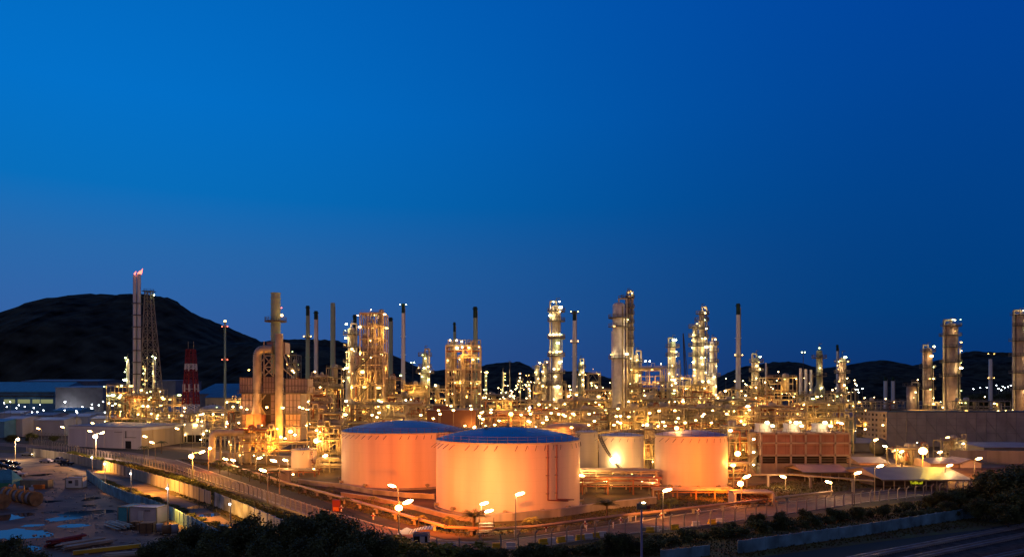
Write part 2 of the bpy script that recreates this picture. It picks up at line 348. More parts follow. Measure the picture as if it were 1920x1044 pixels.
# ------------------------------------------------------------------ storage tanks
def tank(label, cx, wpx, D, ztop, dome, roofm, bodym, pipes=(), stair=None, rail=True, drips=True, group=None, text=None):
    x = gx(cx, D); r = wpx / 2 * D / F
    t = thing('storage_tank', label, 'storage tank', x, D, 0, 0, group)
    b = MB(); b.lathe(0, 0, [(r, 0), (r, ztop)], 96); b.build('shell', bodym, t)
    b = MB(); prof = [(r + .12, ztop - .25), (r + .12, ztop + .02)] + [(r * cos(a) if a < 1.5 else .05, ztop + .05 + dome * sin(a) ** .9) for a in [0, .2, .4, .6, .8, 1.0, 1.2, 1.4, 1.55]]
    nn = 48; b.lathe(0, 0, [(r, ztop - .25), (r + .12, ztop - .25), (r + .12, ztop + .06), (r - .05, ztop + .06)], 96, False)
    b.build('top_rim', mat('rim_cream_paint', (.5, .48, .33), .5), t)
    b = MB(); b.lathe(0, 0, [(r - .04, ztop + .05), (r * .94, ztop + dome * .18), (r * .8, ztop + dome * .42), (r * .6, ztop + dome * .68), (r * .4, ztop + dome * .87), (r * .2, ztop + dome * .97), (.05, ztop + dome)], nn); b.build('dome_roof', roofm, t)
    b = MB(); b.lathe(0, 0, [(r + .5, 0), (r + .5, .45), (r, .5)], 64, False); b.build('foundation_ring', conc, t)
    if rail:
        b = MB(); b.rail(0, 0, ztop + .1, r - .1, 1.2, max(20, int(r * 3)), .07); b.build('handrail', darksteel, t)
    MB().cyl((0, 0, ztop + dome - .1), (0, 0, ztop + dome + .9), .35).build('roof_vent', steel, t); MB().cyl((r * .25, -r * .1, ztop + dome * .9), (r * .25, -r * .1, ztop + dome + .7), .2).build('roof_vent', steel, t); MB().box(-r * .3, -r * .2, ztop + dome * .9 + .3, .8, .8, .6).build('roof_hatch', steel, t)
    if drips:   # foam pourers: short slanting rods below the rim
        for i in range(int(r * 1.6)):
            a = -pi * (i + .5) / int(r * 1.6)
            if R.random() < .12: continue
            b = MB(); x_, y_ = cos(a), sin(a)
            b.beam(((r + .12) * x_, (r + .12) * y_, ztop - .5), ((r + .9) * x_ - .6, (r + .9) * y_, ztop - 1.5), .09); b.build('sprinkler_arm', darksteel, t)
    for ang in pipes:
        a = radians(ang); x_, y_ = cos(a), sin(a); rr1 = r + .5
        b = MB(); b.path([(rr1 * x_, rr1 * y_, ztop - .4), (rr1 * x_, rr1 * y_, 3.2)], .14)
        b2 = radians(ang + 20); b.path([(rr1 * x_, rr1 * y_, 3.2), ((rr1 + .3) * cos((a + b2) / 2), (rr1 + .3) * sin((a + b2) / 2), 2.9), (rr1 * cos(b2), rr1 * sin(b2), 2.5)], .14)
        b.build('riser_pipe', mat('brown_pipe_paint', (.22, .06, .04), .5), t)
        for k in (.3, .55, .8):
            b = MB(); b.box((r + .3) * x_, (r + .3) * y_, ztop * k, .5, .5, .12, a); b.build('pipe_bracket', darksteel, t)
    if stair:
        a0, a1 = radians(stair[0]), radians(stair[1]); n = 26; b = MB(); hb = MB()
        for i in range(n):
            u = i / (n - 1); a = a0 + (a1 - a0) * u; z = ztop * u
            b.box((r + .6) * cos(a), (r + .6) * sin(a), z, 1.1, .5, .08, a)
            if i:
                p = a0 + (a1 - a0) * (i - 1) / (n - 1); z0 = ztop * (i - 1) / (n - 1)
                for rad in (r + .12, r + 1.1):
                    b.beam((rad * cos(p), rad * sin(p), z0), (rad * cos(a), rad * sin(a), z), .08, .3)
                for hh in (.6, 1.1): hb.beam(((r + 1.1) * cos(p), (r + 1.1) * sin(p), z0 + hh), ((r + 1.1) * cos(a), (r + 1.1) * sin(a), z + hh), .07)
                hb.beam(((r + 1.1) * cos(a), (r + 1.1) * sin(a), z), ((r + 1.1) * cos(a), (r + 1.1) * sin(a), z + 1.1), .07)
        s_ = b.build('stair', darksteel, t); hb.build('stair_rail', darksteel, s_)
    # nozzles and manways at the foot
    for i in range(7):
        a = -pi * (i + R.random()) / 7; x_, y_ = cos(a), sin(a)
        b = MB(); b.cyl(((r - .1) * x_, (r - .1) * y_, 1.1), ((r + .9) * x_, (r + .9) * y_, 1.1), .3, n=10); b.cyl(((r + .8) * x_, (r + .8) * y_, 1.1), ((r + .95) * x_, (r + .95) * y_, 1.1), .48, n=10); b.build('nozzle', steel, t)
    if text:
        lettering('lettering', text, 1.6, textm, t, (1.0, -r - .25, ztop * .68))
    return t
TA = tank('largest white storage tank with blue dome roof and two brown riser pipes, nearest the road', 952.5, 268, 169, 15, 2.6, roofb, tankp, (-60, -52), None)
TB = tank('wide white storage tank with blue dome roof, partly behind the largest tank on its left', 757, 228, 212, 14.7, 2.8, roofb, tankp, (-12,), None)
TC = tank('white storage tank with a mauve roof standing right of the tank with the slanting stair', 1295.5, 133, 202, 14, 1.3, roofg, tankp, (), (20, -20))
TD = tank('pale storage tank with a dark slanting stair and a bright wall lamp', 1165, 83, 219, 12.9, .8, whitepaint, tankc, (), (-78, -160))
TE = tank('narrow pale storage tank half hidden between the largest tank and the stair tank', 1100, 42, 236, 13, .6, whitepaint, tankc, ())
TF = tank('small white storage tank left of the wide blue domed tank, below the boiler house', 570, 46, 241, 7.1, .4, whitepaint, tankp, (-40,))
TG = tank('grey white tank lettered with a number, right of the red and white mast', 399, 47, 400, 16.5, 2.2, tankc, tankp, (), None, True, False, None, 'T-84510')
TH = tank('grey storage tank with a conical roof beside the beige windowed gable', 1570, 64, 330, 15, 3.6, roofg, shell_g, (), None)
for t_, dz in ((TA, 0), (TB, 0)):
    b = MB()
# walkway between the two big tanks
b = MB()
xa, xb = TB.location.x + 13, TA.location.x - 9
b.beam((xa, 200, 15), (xb, 184, 15.2), 1.0, .12)
for k in (.6, 1.1): 
    for s_ in (-.5, .5): b.beam((xa, 200 + s_, 15 + k), (xb, 184 + s_, 15.2 + k), .06)
for i in range(8):
    u = i / 7; b.beam((xa + (xb - xa) * u, 199.5 - 16 * u, 15), (xa + (xb - xa) * u, 199.5 - 16 * u, 16.1), .06)
tag(b.build('footbridge', darksteel), 'dark steel footbridge joining the roofs of the two largest tanks', 'footbridge')
# big wall lamp on the stair tank
lp = lamp(TD, -3.1, -6.9, 6.3, 'white', 1.1, 1.0); spot(TD, (-3.2, -12.5, 6.6), (TD.location.x - 1, TD.location.y, 6), 900, 150, (1, .72, .35))
lamp(TC, -4.3, -2, 15.9, 'sodium', .55)
point(TC, (-4.3, -3.5, 16.8), 1800, (1, .4, .1))

# ------------------------------------------------------------------ chimneys
def stack(label, px, ytop, wpx, D, cap=18, m=stack_w, taper=1.25, rings=(), toplights=False, yb=None, guy=False):
    x = gx(px, D); h = gz(ytop, D); r = wpx / 2 * D / F; z0 = gz(yb, D) if yb else 0
    t = thing('chimney_stack', label, 'chimney', x, D)
    zc = gz(ytop + cap, D) if cap else h
    b = MB(); b.cyl((0, 0, z0), (0, 0, zc), r * taper, r, 16)
    b.build('stack', m, t)
    if cap:
        b = MB(); b.cyl((0, 0, zc), (0, 0, h), r * 1.04, r * 1.0, 16); b.ringdeck(0, 0, h - 1.2, r, r * 1.5, .3, 12); b.build('sooty_top', soot, t)
    bb = MB(); k = z0 + 8
    while k < zc - 4:
        bb.ringdeck(0, 0, k, r * .9, r * taper * 1.08, .18, 14); k += 9
    bb.build('stiffener_ring', m, t)
    for y in rings:
        z = gz(y, D); b = MB(); b.ringdeck(0, 0, z, r, r + 1.1, .2, 14); o = b.build('platform', darksteel, t); b = MB(); b.rail(0, 0, z + .2, r + 1.05, 1.1, 10, .08); b.build('handrail', darksteel, o)
        for s_ in (-1, 1): lamp(t, s_ * (r + .9), -.9, z + 1.0, 'amber', .3, 1, name='beacon')
    if toplights:
        for s_ in (-1, 1): lamp(t, s_ * (r + .7), -.6, h - .6, 'green', .24, 1, name='beacon')
    b = MB(); b.beam((r * 1.1, -r * .4, z0), (r + .15, -r * .4, h - 2), .25, .35); b.build('ladder', steel, t)
    return t
stack('slender grey chimney with an amber ringed platform, first right of the boiler house', 577, 573, 6.5, 400, 19, stack_g, 1.5, (634,))
stack('slender pale chimney with a short black top, second right of the boiler house', 592.5, 583, 7, 400, 16, stack_w, 1.2)
stack('plain grey green chimney with no black top, third right of the boiler house', 624, 568, 8.5, 410, 0, stack_g, 1.15)
stack('short black topped chimney behind the lamp-lined column left of the tall frame tower', 665, 590, 6.5, 430, 30, stack_w, 1.1)
stack('grey green chimney just right of the tall steel frame tower', 732.5, 595, 7, 430, 8, stack_g, 1.25)
stack('tall tapering chimney with green beacons and black collar right of the tall frame tower', 756, 569, 6, 370, 18, stack_w, 1.7, (), True)
stack('thin black topped chimney rising behind the left half of the square frame tower', 852, 604, 4.5, 420, 18, stack_g, 1.1)
stack('thick black topped chimney rising from the right half of the square frame tower', 891, 575, 7.5, 400, 21, stack_g, 1.1)
stack('white chimney with two beacon rings, right of the slim brightly lit column', 1077, 583, 6.5, 390, 18, stack_w, 1.5, (588, 643), False)
stack('tall white tapering chimney with dark green top, alone against the sky on the right', 1384, 569, 7, 380, 21, stack_w, 1.6, (669,))
stack('thin small black topped chimney behind the short brown column far right', 1570, 646, 4, 480, 12, stack_w, 1.1)
stack('white free-standing chimney in front of the far ridge near the right edge', 1857, 673, 6, 520, 0, stack_w, 1.15, (666, 711))
stack('pink grey vent stack with thick lower half, first of three beside the greenish column', 1501, 690, 5, 340, 0, stack_w, 1.4)
stack('grey vent stack, middle one of three beside the greenish column', 1511, 692, 5, 345, 0, stack_w, 1.1)
stack('grey vent stack nearest the greenish column', 1520.5, 693, 4.5, 350, 0, stack_w, 1.1)
stack('left one of two short dark capped stacks far behind the windowed building', 1660, 706, 6, 560, 8, stack_w, 1.05)
stack('right one of two short dark capped stacks far behind the windowed building', 1674, 706, 6, 560, 8, stack_w, 1.05)
stack('thin pale vent pipe between the two lamp-lined columns right of the widest grey column', 1274, 675, 3, 420, 0, stack_w, 1.1)
stack('thin pale vent pipe right of the lamp-lined column by the cooling tower', 1436, 680, 3, 380, 0, stack_w, 1.1)

# thin flare with red beacons
t = thing('flare_stack', 'thin dark flare stack with an orange light on top before the forested hill', 'flare stack', gx(422, 420), 420)
MB().cyl((0, 0, 0), (0, 0, gz(603, 420)), .75, .5, 10).build('stack', stack_g, t)
for yy in (614, 676):
    z = gz(yy, 420); MB().ringdeck(0, 0, z, .4, 1.6, .2, 10).build('platform', darksteel, t)
    for s_ in (-1, 1): lamp(t, s_ * 1.5, -.5, z + .6, 'red', .3, name='beacon')
lamp(t, 0, 0, gz(602, 420), 'amber', .7)
# big flare cluster with truss tower
D = 430; t = thing('flare_stack', 'tallest flare of bundled pipes with red flames and a lattice tower, before the forested hill', 'flare stack', gx(257, D), D)
h = gz(514, D)
for dx, dz, r in ((-1.35, 0, .95), (.3, 1.2, .95), (1.35, -.3, .95)):
    MB().cyl((dx, dz, 0), (dx, dz, h - (0 if dx > 0 else .6)), r, r, 12).build('flare_pipe', stack_g if dx == .3 else stack_w, t)
for k in range(7):
    z = gz(570 + k * 22, D); MB().ringdeck(0, 0, z, 2.3, 2.8, .5, 14).build('clamp_band', darksteel, t)
def flame(dx, s_):
    b = MB(); n = 6
    prof = [(.05, 0), (.75 * s_, .6 * s_), (.55 * s_, 1.5 * s_), (.25 * s_, 2.4 * s_), (.03, 3.2 * s_)]
    b.lathe(0, 0, prof, n); o = b.build('flame', LM['flame'], t); o.location = (dx, 0, h - .3); o.rotation_euler = (0, .5, 0)
flame(-1.6, .7); flame(.4, .8); flame(1.4, 1.25)
point(t, (0, -2, h + 2), 300, (1, .2, .1))
b = MB(); zt = gz(547, D); zb = 0; tw0, tw1 = 1.6, 5.6
def tower_pt(c, z):
    u = z / zt; hw = tw1 + (tw0 - tw1) * u; return (6.8 + (1 - u) * 2.2 + c[0] * hw, c[1] * hw, z)
cs = [(-1, -1), (1, -1), (1, 1), (-1, 1)]; nl = 15
for c in cs: b.beam(tower_pt(c, 0), tower_pt(c, zt), .4)
for i in range(nl):
    z0, z1 = zt * i / nl, zt * (i + 1) / nl
    for k in range(4):
        c, d = cs[k], cs[(k + 1) % 4]
        b.beam(tower_pt(c, z1), tower_pt(d, z1), .22); b.beam(tower_pt(c, z0), tower_pt(d, z1), .18); b.beam(tower_pt(d, z0), tower_pt(c, z1), .18)
b.build('lattice_tower', steel, t)
MB().box(6.8, 0, zt + .2, 6, 5, .3).box(3.5, 0, zt - 3, 4, 1, .3).build('platform', darksteel, t)
MB().rail(6.8, 0, zt + .3, 2.8, 1.2, 8).build('handrail', darksteel, t)
lamp(t, 10.3, -1, zt - 2, 'green', .35)
# red and white mast
D = 410; t = thing('communications_mast', 'red and white lattice mast with white antenna panels at two heights', 'mast', gx(358, D), D)
def mast_seg(y0, y1, m, nm):
    b = MB(); za, zb_ = gz(y1, D), gz(y0, D); n = max(1, int((zb_ - za) / 3)); H_ = gz(655, D)
    def P(c, z): hw = 4.2 - (4.2 - 1.75) * z / H_; return (c[0] * hw, c[1] * hw, z)
    for i in range(n):
        z0, z1 = za + (zb_ - za) * i / n, za + (zb_ - za) * (i + 1) / n
        for k in range(4):
            c, d = cs[k], cs[(k + 1) % 4]; b.beam(P(c, z0), P(c, z1), .5); b.beam(P(c, z1), P(d, z1), .28); b.beam(P(c, z0), P(d, z1), .26); b.beam(P(d, z0), P(c, z1), .26)
            if m is redpaint: b.beam(P(((c[0] + d[0]) / 2, (c[1] + d[1]) / 2), z0), P(((c[0] + d[0]) / 2, (c[1] + d[1]) / 2), z1), .45)
    b.build(nm, m, t)
mast_seg(655, 682, redpaint, 'red_section'); mast_seg(682, 693, whitepaint, 'white_section'); mast_seg(693, 758, redpaint, 'red_section'); mast_seg(758, 835, whitepaint, 'white_section')
for y, rr_, n, hh in ((689, 2.9, 8, 3.6), (727, 4.0, 9, 4.2)):
    z = gz(y, D)
    for i in range(n):
        a = 2 * pi * i / n; b = MB(); b.box(rr_ * cos(a), rr_ * sin(a), z, .55, .55, hh, a); b.build('antenna', whitepaint, t)
    MB().ringdeck(0, 0, z - .6, rr_ - .3, rr_ + .1, .25, 12).build('antenna_ring', whitepaint, t)
for dx in (-1.5, 1.5): MB().cyl((dx, 0, gz(656, D)), (dx, 0, gz(640, D)), .12).build('whip_antenna', steel, t)
MB().ringdeck(0, 0, gz(656, D), .2, 2.4, .3, 10).build('top_platform', redpaint, t)

# ------------------------------------------------------------------ distillation columns
def column(label, px, ytop, wpx, D, m=shell_m, plats=(), lamps=(), yb=None, wb=None, side_pipe=1, top='davit', lampk='warm', lr=.3, group=None):
    """wb: (y, width) of a wider lower section"""
    x = gx(px, D); h = gz(ytop, D); r = wpx / 2 * D / F; t = thing('distillation_column', label, 'column', x, D, 0, 0, group)
    b = MB(); zs = h - r * .5
    if wb:
        zw = gz(wb[0], D); rw = wb[1] / 2 * D / F
        b.lathe(0, 0, [(rw, 0), (rw, zw), (r, zw + (rw - r) * 1.5), (r, zs), (r * .85, h - r * .2), (r * .5, h - .05), (.05, h)], 20)
    else:
        b.lathe(0, 0, [(r, 0), (r, zs), (r * .85, h - r * .2), (r * .5, h - .05), (.05, h)], 20)
    b.build('shell', m, t)
    b = MB(); k = 12
    while k < h - 3:
        rr_ = r
        if wb and k < gz(wb[0], D): rr_ = wb[1] / 2 * D / F
        b.ringdeck(0, 0, k, rr_ * .95, rr_ + .12, .2, 20); k += R.uniform(2.4, 3.6)
    b.build('stiffener_ring', m, t)
    for y in plats:
        z = gz(y, D); a0 = R.choice((pi, pi * 1.1, pi * .9)); a1 = a0 + R.choice((pi * 1.0, pi * 1.4, 2 * pi))
        rr_ = r
        if wb and z < gz(wb[0], D): rr_ = wb[1] / 2 * D / F
        full = abs(a1 - a0 - 2 * pi) < .01
        b = MB(); b.ringdeck(0, 0, z, rr_, rr_ + 1.9, .4, 16, a0, a0 + 2 * pi if full else a1); o = b.build('platform', darksteel, t)
        b = MB(); b.rail(0, 0, z + .4, rr_ + 1.85, 1.3, 14, .13, a0, a1); b.build('handrail', darksteel, o)
    if side_pipe:
        sg = 1 if side_pipe > 0 else -1
        b = MB(); b.path([(0, -r * .2, h + .2), (0, -r * .2, h + 1.6), (sg * (r + .7), -r * .4, h + 1.6), (sg * (r + .7), -r * .4, 6)], .38 if abs(side_pipe) < 2 else .7, 10); b.build('overhead_pipe', pipe_m, t)
        b = MB(); b.path([(-sg * (r + .45), -r * .5, h * .8), (-sg * (r + .45), -r * .5, 6)], .2, 8); b.build('riser_pipe', pipe_m, t)
    b = MB()
    for s_ in (-.3, .3): b.beam((r * .5 + s_, -r * .9 - .2, 4), (r * .5 + s_, -r * .9 - .2, h - 2), .09)
    b.beam((r * .5, -r * .9 - .3, 4), (r * .5, -r * .9 - .3, h - 2), .5, .06); b.build('ladder', steel, t)
    if top == 'davit':
        b = MB(); b.path([(0, 0, h - .5), (0, 0, h + 3.0), (r * .9, 0, h + 3.0)], .13, 6); b.build('davit', darksteel, t)
    for dx, y in lamps:
        z = gz(y, D); yy = -r - .9 if abs(dx) < wpx * .5 else -r * .6 - .4; lamp2(t, dx * D / F, yy - (.9 if abs(dx) < wpx * .5 else 0), z, 'green' if (y < 690 and R.random() < .35) else lampk, lr); glow_at(t, dx * D / F, yy - .2, z, R.uniform(120, 420) * (D / 340) ** 2, (1, .70, .30))
    if len(lamps) > 3 and wpx > 8:
        ys = [y for _, y in lamps]
        for k in range(3): point(t, (R.choice((-1, 1)) * (r + 1), -r - 5, gz(min(ys) + (max(ys) - min(ys)) * (k + .5) / 3, D)), 450, (1, .68, .30), .4)
        point(t, (0, -r - 7, 20), 1500, (1, .52, .14), .5)  # fill points added before the shell, apart from its visible lamps
    return t
def LS(pairs): return pairs
column('lamp-lined column with a black chimney behind it, left of the tall frame tower', 659, 614, 14, 320, shell_m, (628, 652, 680, 705),
       [(-8, 608), (-10, 620), (-10, 634), (-11, 647), (-8, 660), (-7, 672), (4, 655), (-8, 684), (-6, 690), (5, 700), (-4, 709)], side_pipe=1, wb=(704, 22))
column('short greenish lit column with a forked top between the two frame towers', 797, 661, 10, 330, shell_g, (668, 690, 700), [(-3, 666), (2, 672), (6, 688), (-12, 690), (-10, 700), (10, 697), (-4, 706), (8, 712), (0, 690)], side_pipe=1, wb=(698, 18), lampk='white')
column('slim lamp-covered column with three ring platforms at the middle of the skyline', 1043, 572, 17, 330, shell_m, (585, 603, 634, 636, 668, 669, 700, 722),
       [(-6, 568), (5, 567), (-11, 577), (7, 578), (-9, 593), (-12, 592), (6, 586), (-12, 628), (-6, 628), (0, 628), (6, 628), (10, 628), (-12, 660), (-7, 661), (0, 660), (6, 660), (2, 644), (5, 680), (9, 678), (-5, 692), (3, 692), (-3, 706), (-4, 725), (2, 725), (6, 738), (-5, 748), (8, 750), (0, 765)], side_pipe=-1, lampk='white', wb=(716, 22))
column('narrow column tucked behind the white chimney with two beacon rings', 1088, 678, 8, 400, shell_g, (690, 706), [(4, 680), (4, 698), (-2, 702), (5, 712), (5, 722)], lampk='warm')
column('widest grey column with many ledges and a beacon, tallest on the right of centre', 1160, 567, 23, 340, mat('pale_grey_cladding', (.58, .58, .60), .45, .1, .5, kind='seams'), (597, 614, 673),
       [(-12, 596), (-11, 613), (16, 600), (-14, 665), (14, 664)], side_pipe=1, top='davit', lampk='white')
column('dark companion column with many ledges joined to the right side of the widest grey column', 1177, 553, 10, 346, mat('dark_brown_cladding', (.26, .2, .18), .55), (560, 578, 590, 606, 620, 636, 650), [(7, 550), (5, 672)], side_pipe=2, lampk='white', top='davit')
column('short round-topped column right of the widest grey column', 1193, 664, 11, 345, shell_m, (680, 700), [(0, 664), (0, 675), (4, 704), (-2, 715)], side_pipe=1)
column('medium lamp-lined column with a green lit head, right of the pipe gantry', 1261, 640, 11, 350, shell_m, (652, 668, 690), [(1, 638), (-5, 659), (4, 660), (-6, 672), (6, 669), (-3, 685), (-7, 700), (0, 712), (-5, 722)], side_pipe=-1, lampk='white')
column('left and shorter member of the close pair of lamp-lined columns', 1303, 609, 9, 350, shell_m, (615, 632, 650, 668, 690), [(1, 608), (-5, 628), (-6, 638), (-6, 652), (-6, 667), (-5, 679), (-4, 693), (-4, 704)], side_pipe=0, lampk='white')
column('right and taller member of the close pair of lamp-lined columns', 1316, 582, 11, 348, shell_m, (590, 602, 618, 634, 650, 670, 692),
       [(3, 579), (3, 588), (2, 601), (5, 617), (-3, 635), (3, 635), (5, 651), (-4, 671), (3, 671), (-2, 683), (4, 699), (-2, 715), (2, 728)], side_pipe=1, lampk='white')
column('pale column with dark side ledges right of the close pair of columns', 1335, 640, 9, 345, stack_w, (647, 660, 680, 706), [(3, 637), (-9, 646), (7, 686), (1, 706), (4, 740)], side_pipe=1, wb=(702, 15), lampk='white')
column('lamp-lined column right of the white chimney with the dark green top', 1418, 670, 10, 330, shell_m, (680, 697, 715), [(3, 669), (1, 679), (-3, 686), (5, 692), (-4, 709), (-4, 726), (3, 728), (-4, 745), (-2, 760)], side_pipe=-1, lr=.36)
column('plain greenish column with a lamp at its top left, right of the three vent stacks', 1536, 656, 11, 350, shell_g, (672, 706), [(-5, 653), (-4, 690), (0, 727)], side_pipe=0, wb=(728, 20))
column('short brown column with a bright top lamp before the far ridge', 1579, 670, 13, 360, shell_b, (680, 700, 718), [(0, 670), (-9, 678), (5, 678), (-10, 692), (-8, 715), (-2, 722), (3, 727), (-11, 685)], side_pipe=0, lr=.34)
column('tall brown column with two clusters of top lamps, second from the right edge', 1782, 606, 25, 425, shell_b, (612, 630, 652, 680, 706), [(-6, 601), (-2, 602), (8, 601), (-2, 622), (6, 690), (15, 680), (15, 690), (15, 642), (15, 658), (15, 732), (10, 755), (14, 768), (-3, 768), (19, 752)], side_pipe=-2, lampk='white')
column('medium brown column left of the tall brown column, lamps on its right side', 1739, 652, 15, 425, shell_b, (660, 690, 712, 730), [(4, 650), (10, 650), (0, 668), (8, 688), (-3, 710), (8, 710), (-2, 730), (4, 746), (8, 757), (-5, 767), (2, 768)], side_pipe=-1)
column('large brown column with side lamps cut by the right edge', 1912, 588, 24, 425, shell_b, (592, 612, 640, 668, 700, 730), [(-3, 584), (6, 576), (8, 604), (8, 612), (2, 672), (2, 734)], side_pipe=-2, lampk='white')
column('squat brown vessel tower left of the medium brown column', 1709, 722, 17, 425, shell_b, (724,), [(-4, 745), (4, 712), (0, 735)], side_pipe=1)
column('far twin column, left, in the haze of small lamps before the central hill', 1007, 684, 9, 520, shell_m, (690, 705, 720), [(-4, 698), (4, 718), (2, 710), (5, 680)], side_pipe=0)
column('far twin column, right, in the haze of small lamps before the central hill', 1021, 681, 11, 520, shell_m, (686, 705, 720), [(-2, 688), (4, 679), (-4, 697), (0, 705), (5, 723)], side_pipe=1)
column('thin far column with a string of lamps, nearest the square frame tower', 911, 700, 5, 560, shell_g, (), [(-2, 698), (2, 698), (1, 705), (1, 713), (0, 722), (1, 730), (2, 738), (0, 744)], side_pipe=0)
column('thin far column with lamps on its right side beside the dark mast', 943, 697, 4, 600, shell_g, (), [(4, 700), (4, 706), (4, 712), (4, 722), (-4, 730)], side_pipe=0)
column('small lamp-clad far tower shaped like a fir tree before the central hill', 975, 704, 4, 600, darksteel, (712, 720, 728), [(0, 700), (0, 708), (-2, 714), (3, 715), (-4, 720), (5, 722), (-6, 727), (2, 727), (7, 730), (-1, 734)], side_pipe=0)
column('far short vessel with two vertical rows of lamps right of the fir-shaped tower', 992, 716, 7, 600, darksteel, (), [(-3, 716), (3, 716), (0, 722), (0, 729), (0, 736), (0, 742)], side_pipe=0)
column('slim left column of the lamp cluster around the tallest flare', 240, 673, 5, 440, stack_w, (), [(-3, 671), (1, 671), (-3, 676), (-3, 692), (-2, 697), (-4, 712)], side_pipe=0, lampk='green', lr=.36)
column('slim right column of the lamp cluster around the tallest flare', 289, 668, 6, 440, stack_w, (), [(1, 668), (3, 671), (2, 682), (1, 700), (3, 715)], side_pipe=0, lampk='green', lr=.36)
column('low lamp column between the tallest flare pipes and its right column', 272, 688, 3, 440, steel, (), [(0, 687), (-2, 691), (2, 692), (1, 700), (-5, 711), (3, 713), (-2, 720)], side_pipe=0, lampk='green', lr=.36)
# aviation beacon mast on the widest column
b = column
# crane boom and far masts
t = thing('crane_boom', 'dark leaning crane boom between two groups of lamp-lined columns', 'crane', gx(1288, 460), 460)
b = MB()
top = Vector((gx(1281, 460) - gx(1288, 460), 0, gz(625, 460))); bot = Vector((0, 0, gz(735, 460)))
for dx, dy in ((-.8, 0), (.8, 0), (0, 1)): b.beam(tuple(bot + Vector((dx * 1.6, dy, 0))), tuple(top + Vector((dx * .2, dy * .3, 0))), .35)
for i in range(14):
    u0, u1 = i / 14, (i + 1) / 14; p = bot.lerp(top, u0); q = bot.lerp(top, u1); wv = 1.3 * (1 - u0)
    b.beam(tuple(p + Vector((-wv, 0, 0))), tuple(q + Vector((wv, 0, 0))), .2)
b.build('boom', darksteel, t); MB().box(0, 0, 12, 5, 5, 24).build('crane_body', darksteel, t)
def mast(label, px, y, D, k=None, w_=.35):
    t = thing('light_mast', label, 'mast', gx(px, D), D); MB().cyl((0, 0, 0), (0, 0, gz(y, D)), w_, w_ * .6, 8).build('pole', darksteel, t)
    MB().box(0, 0, gz(y, D), 3, .5, .3).build('crossarm', darksteel, t)
    if k: lamp(t, -1, -.4, gz(y, D) + .3, k, .3); lamp(t, 1, -.4, gz(y, D) + .3, k, .3)
mast('thin dark mast before the central hill with a tiny lamp', 956, 677, 600, None, .5)
mast('thin mast with a green lamp on top, right of the tall tapering chimney', 774, 680, 500, 'green')
mast('thin mast topped by twin green lamps above the three vent stacks', 1506, 661, 520, 'green')
mast('slim mast with a white lamp inside the pipe gantry by the widest column', 1214, 678, 360, 'cool', .2)
mast('thin orange-lit mast right of the fir-shaped tower', 989, 704, 600, 'amber', .3)
mast('green-lamp mast beside the right edge of the tall frame tower', 724, 680, 480, 'green', .2)

